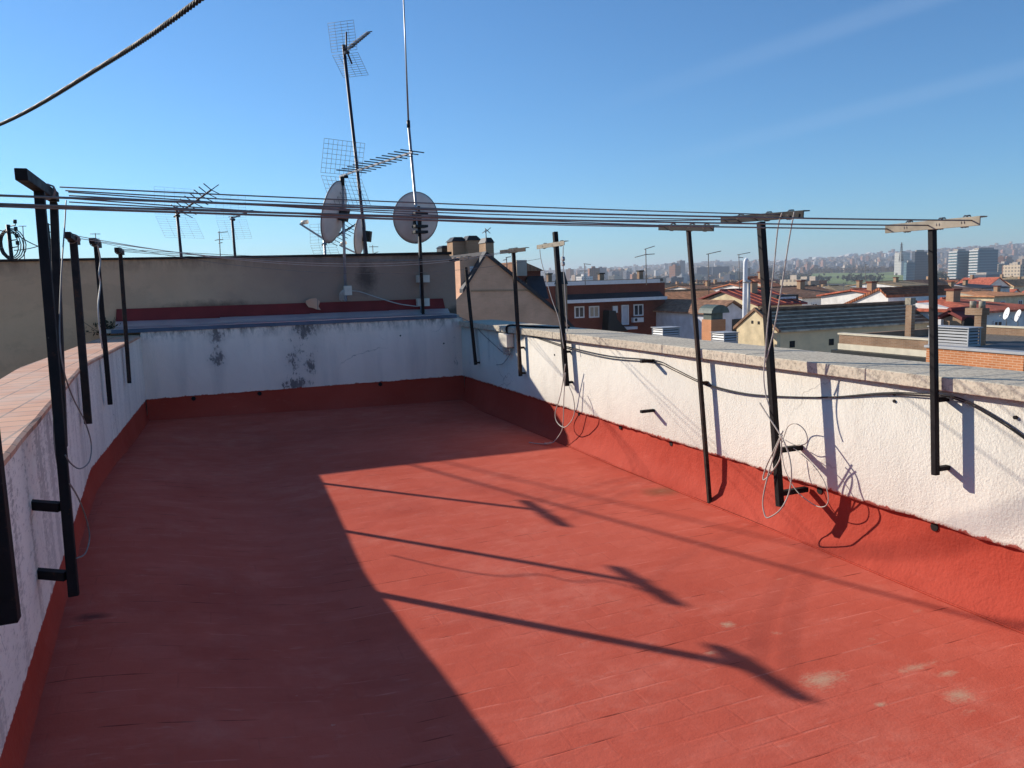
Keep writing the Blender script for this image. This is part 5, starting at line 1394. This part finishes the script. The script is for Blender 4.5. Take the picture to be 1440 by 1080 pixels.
# the rest of the city on the hills: one mass nobody could count
b = MB()
for i in range(5200):
    px = random.uniform(740, 1560); r_ = random.uniform(1700, 6300)
    if 1080 < px < 1330 and r_ < 2450: continue
    d = azdir(px); x, y = d.x*r_, d.y*r_; z = terrain(x, y)
    cl = math.sin(x*.004)*math.sin(y*.0035+1)+.5*math.sin(x*.011+y*.009)
    if cl < random.uniform(-.7, .9): continue
    w, dp, h = random.uniform(8, 22), random.uniform(8, 14), random.uniform(3, 8) if random.random() < .95 else random.uniform(12, 24)
    b.cur = random.choices(range(7), (1.3, 1., 3, 2.5, 3, 6, 4))[0]
    b.box((x-w/2, y-dp/2, z-3), (x+w/2, y+dp/2, z+h))
tag(b.build('distant_city', ['far_pale', 'far_cream', 'far_brick', 'far_grey', 'far_tan', 'far_dark', 'far_roof'], org=(0, 0, 0)), 'hazy mass of far city buildings covering the hills', 'city', kind='stuff')
b = MB()
for (px, py, wpx, D) in ((1118, 365.5, 9, 5200), (1150, 365.5, 12, 5300), (1195, 361.5, 10, 5400), (1222, 359, 5, 5600), (1232, 359, 5, 5600), (1180, 362, 4, 5500), (1240, 357, 6, 5700), (1097, 368, 6, 5000), (1250, 362, 16, 4700)):
    pass
WG = 'white sheds on the far hillside'
for k, (px, wpx, D) in enumerate(((1118, 9, 5200), (1150, 12, 5300), (1195, 10, 5200), (1222, 5, 5500), (1097, 7, 4800), (1252, 12, 4700), (1183, 5, 5400))):
    d = azdir(px); x, y = d.x*D, d.y*D; z = terrain(x, y); w = wpx/F*D
    o = MB().box((x-w/2, y-10, z-5), (x+w/2, y+20, z+13)).prism([(x-w/2, y-10, z+13.01), (x+w/2, y-10, z+13.01), (x, y-10, z+18)], (0, 30, 0)).build('white_shed', 'white'); tag(o, 'long white shed gleaming on the far hillside', 'building', WG)

# ------------------------------------------------------------------ haze, sky, sun
HZ = NT('haze_air'); HZ.t.nodes.remove(HZ.b)
pv = HZ.n('ShaderNodeVolumePrincipled'); pv.inputs['Color'].default_value = (.80, .87, .96, 1); pv.inputs['Density'].default_value = 1.7e-4; pv.inputs['Anisotropy'].default_value = .2
HZ.t.links.new(pv.outputs[0], [n for n in HZ.t.nodes if n.type == 'OUTPUT_MATERIAL'][0].inputs['Volume'])
M['haze'] = HZ.m
HAZE = True
if HAZE:
    o = MB().box((-9000, -9000, -140), (9000, 9000, 174)).build('haze', 'haze', org=(0, 0, 0)); tag(o, 'thin bluish haze over the city', kind='stuff')

sun_dir = V((-1.38, 1.85, 1.0)).normalized()
el = math.asin(sun_dir.z); az = math.atan2(sun_dir.x, sun_dir.y)
w = bpy.data.worlds.new('World'); S.world = w; w.use_nodes = True
nt = w.node_tree; bg = nt.nodes['Background']
sky = nt.nodes.new('ShaderNodeTexSky'); sky.sky_type = 'NISHITA'; sky.sun_disc = False
sky.sun_elevation = el; sky.sun_rotation = az; sky.altitude = 600; sky.air_density = 1.0; sky.dust_density = .12; sky.ozone_density = 3.0
bg.inputs['Strength'].default_value = .105
# faint spread-out contrails high up: thin bands of ice cloud, two great circles
tc = nt.nodes.new('ShaderNodeTexCoord')
def mk(op, a, b_=None):
    x = nt.nodes.new('ShaderNodeMath'); x.operation = op; x.use_clamp = False
    for i, v in enumerate((a, b_)):
        if v is None: continue
        if isinstance(v, (int, float)): x.inputs[i].default_value = v
        else: nt.links.new(v, x.inputs[i])
    return x.outputs[0]
def dotn(n):
    x = nt.nodes.new('ShaderNodeVectorMath'); x.operation = 'DOT_PRODUCT'; nt.links.new(tc.outputs['Generated'], x.inputs[0]); x.inputs[1].default_value = n; return x.outputs['Value']
def rng(v, a, b_):
    x = nt.nodes.new('ShaderNodeMapRange'); x.interpolation_type = 'SMOOTHSTEP'; nt.links.new(v, x.inputs[0]); x.inputs[1].default_value = a; x.inputs[2].default_value = b_; return x.outputs[0]
ns = nt.nodes.new('ShaderNodeTexNoise'); ns.inputs['Scale'].default_value = 9; ns.inputs['Detail'].default_value = 5; nt.links.new(tc.outputs['Generated'], ns.inputs['Vector'])
tot = None
for (a, c, wd, k) in (((860, 145), (1310, -5), .016, .045), ((930, 228), (1440, 95), .014, .045)):
    n = ray(*a).cross(ray(*c)).normalized(); along = (ray(*c)-ray(*a)).normalized()
    s0, s1 = along.dot(ray(*a).normalized()), along.dot(ray(*c).normalized())
    band = rng(mk('ABSOLUTE', dotn(n)), wd, wd*.15)
    e = mk('MULTIPLY', mk('MULTIPLY', band, rng(dotn(along), s0-.08, s0+.25)), k)
    e = mk('MULTIPLY', e, mk('ADD', ns.outputs[0], .35))
    tot = e if tot is None else mk('ADD', tot, e)
mx = nt.nodes.new('ShaderNodeMix'); mx.data_type = 'RGBA'; nt.links.new(tot, mx.inputs['Factor'])
cs = [i for i in mx.inputs if i.type == 'RGBA']; tn = nt.nodes.new('ShaderNodeMix'); tn.data_type = 'RGBA'; tn.blend_type = 'MULTIPLY'; tn.inputs['Factor'].default_value = 1.
ti = [i for i in tn.inputs if i.type == 'RGBA']; nt.links.new(sky.outputs[0], ti[0]); ti[1].default_value = (.48, .84, 1.09, 1)
nt.links.new([o for o in tn.outputs if o.type == 'RGBA'][0], cs[0]); cs[1].default_value = (9, 9.6, 10.2, 1)
nt.links.new([o for o in mx.outputs if o.type == 'RGBA'][0], bg.inputs['Color'])
sl = bpy.data.lights.new('sun', 'SUN'); sl.energy = 4.9; sl.angle = R(.5); sl.color = (1., .90, .78)
so = bpy.data.objects.new('sun', sl); COL.objects.link(so)
so.rotation_euler = sun_dir.to_track_quat('Z', 'Y').to_euler()
so.location = (0, 0, 50)
S.view_settings.view_transform = 'Standard'; S.view_settings.look = 'None'; S.view_settings.exposure = .35; S.view_settings.gamma = 1.0
S.cycles.use_denoising = True
S.cycles.max_bounces = 6
S.cycles.volume_bounces = 0
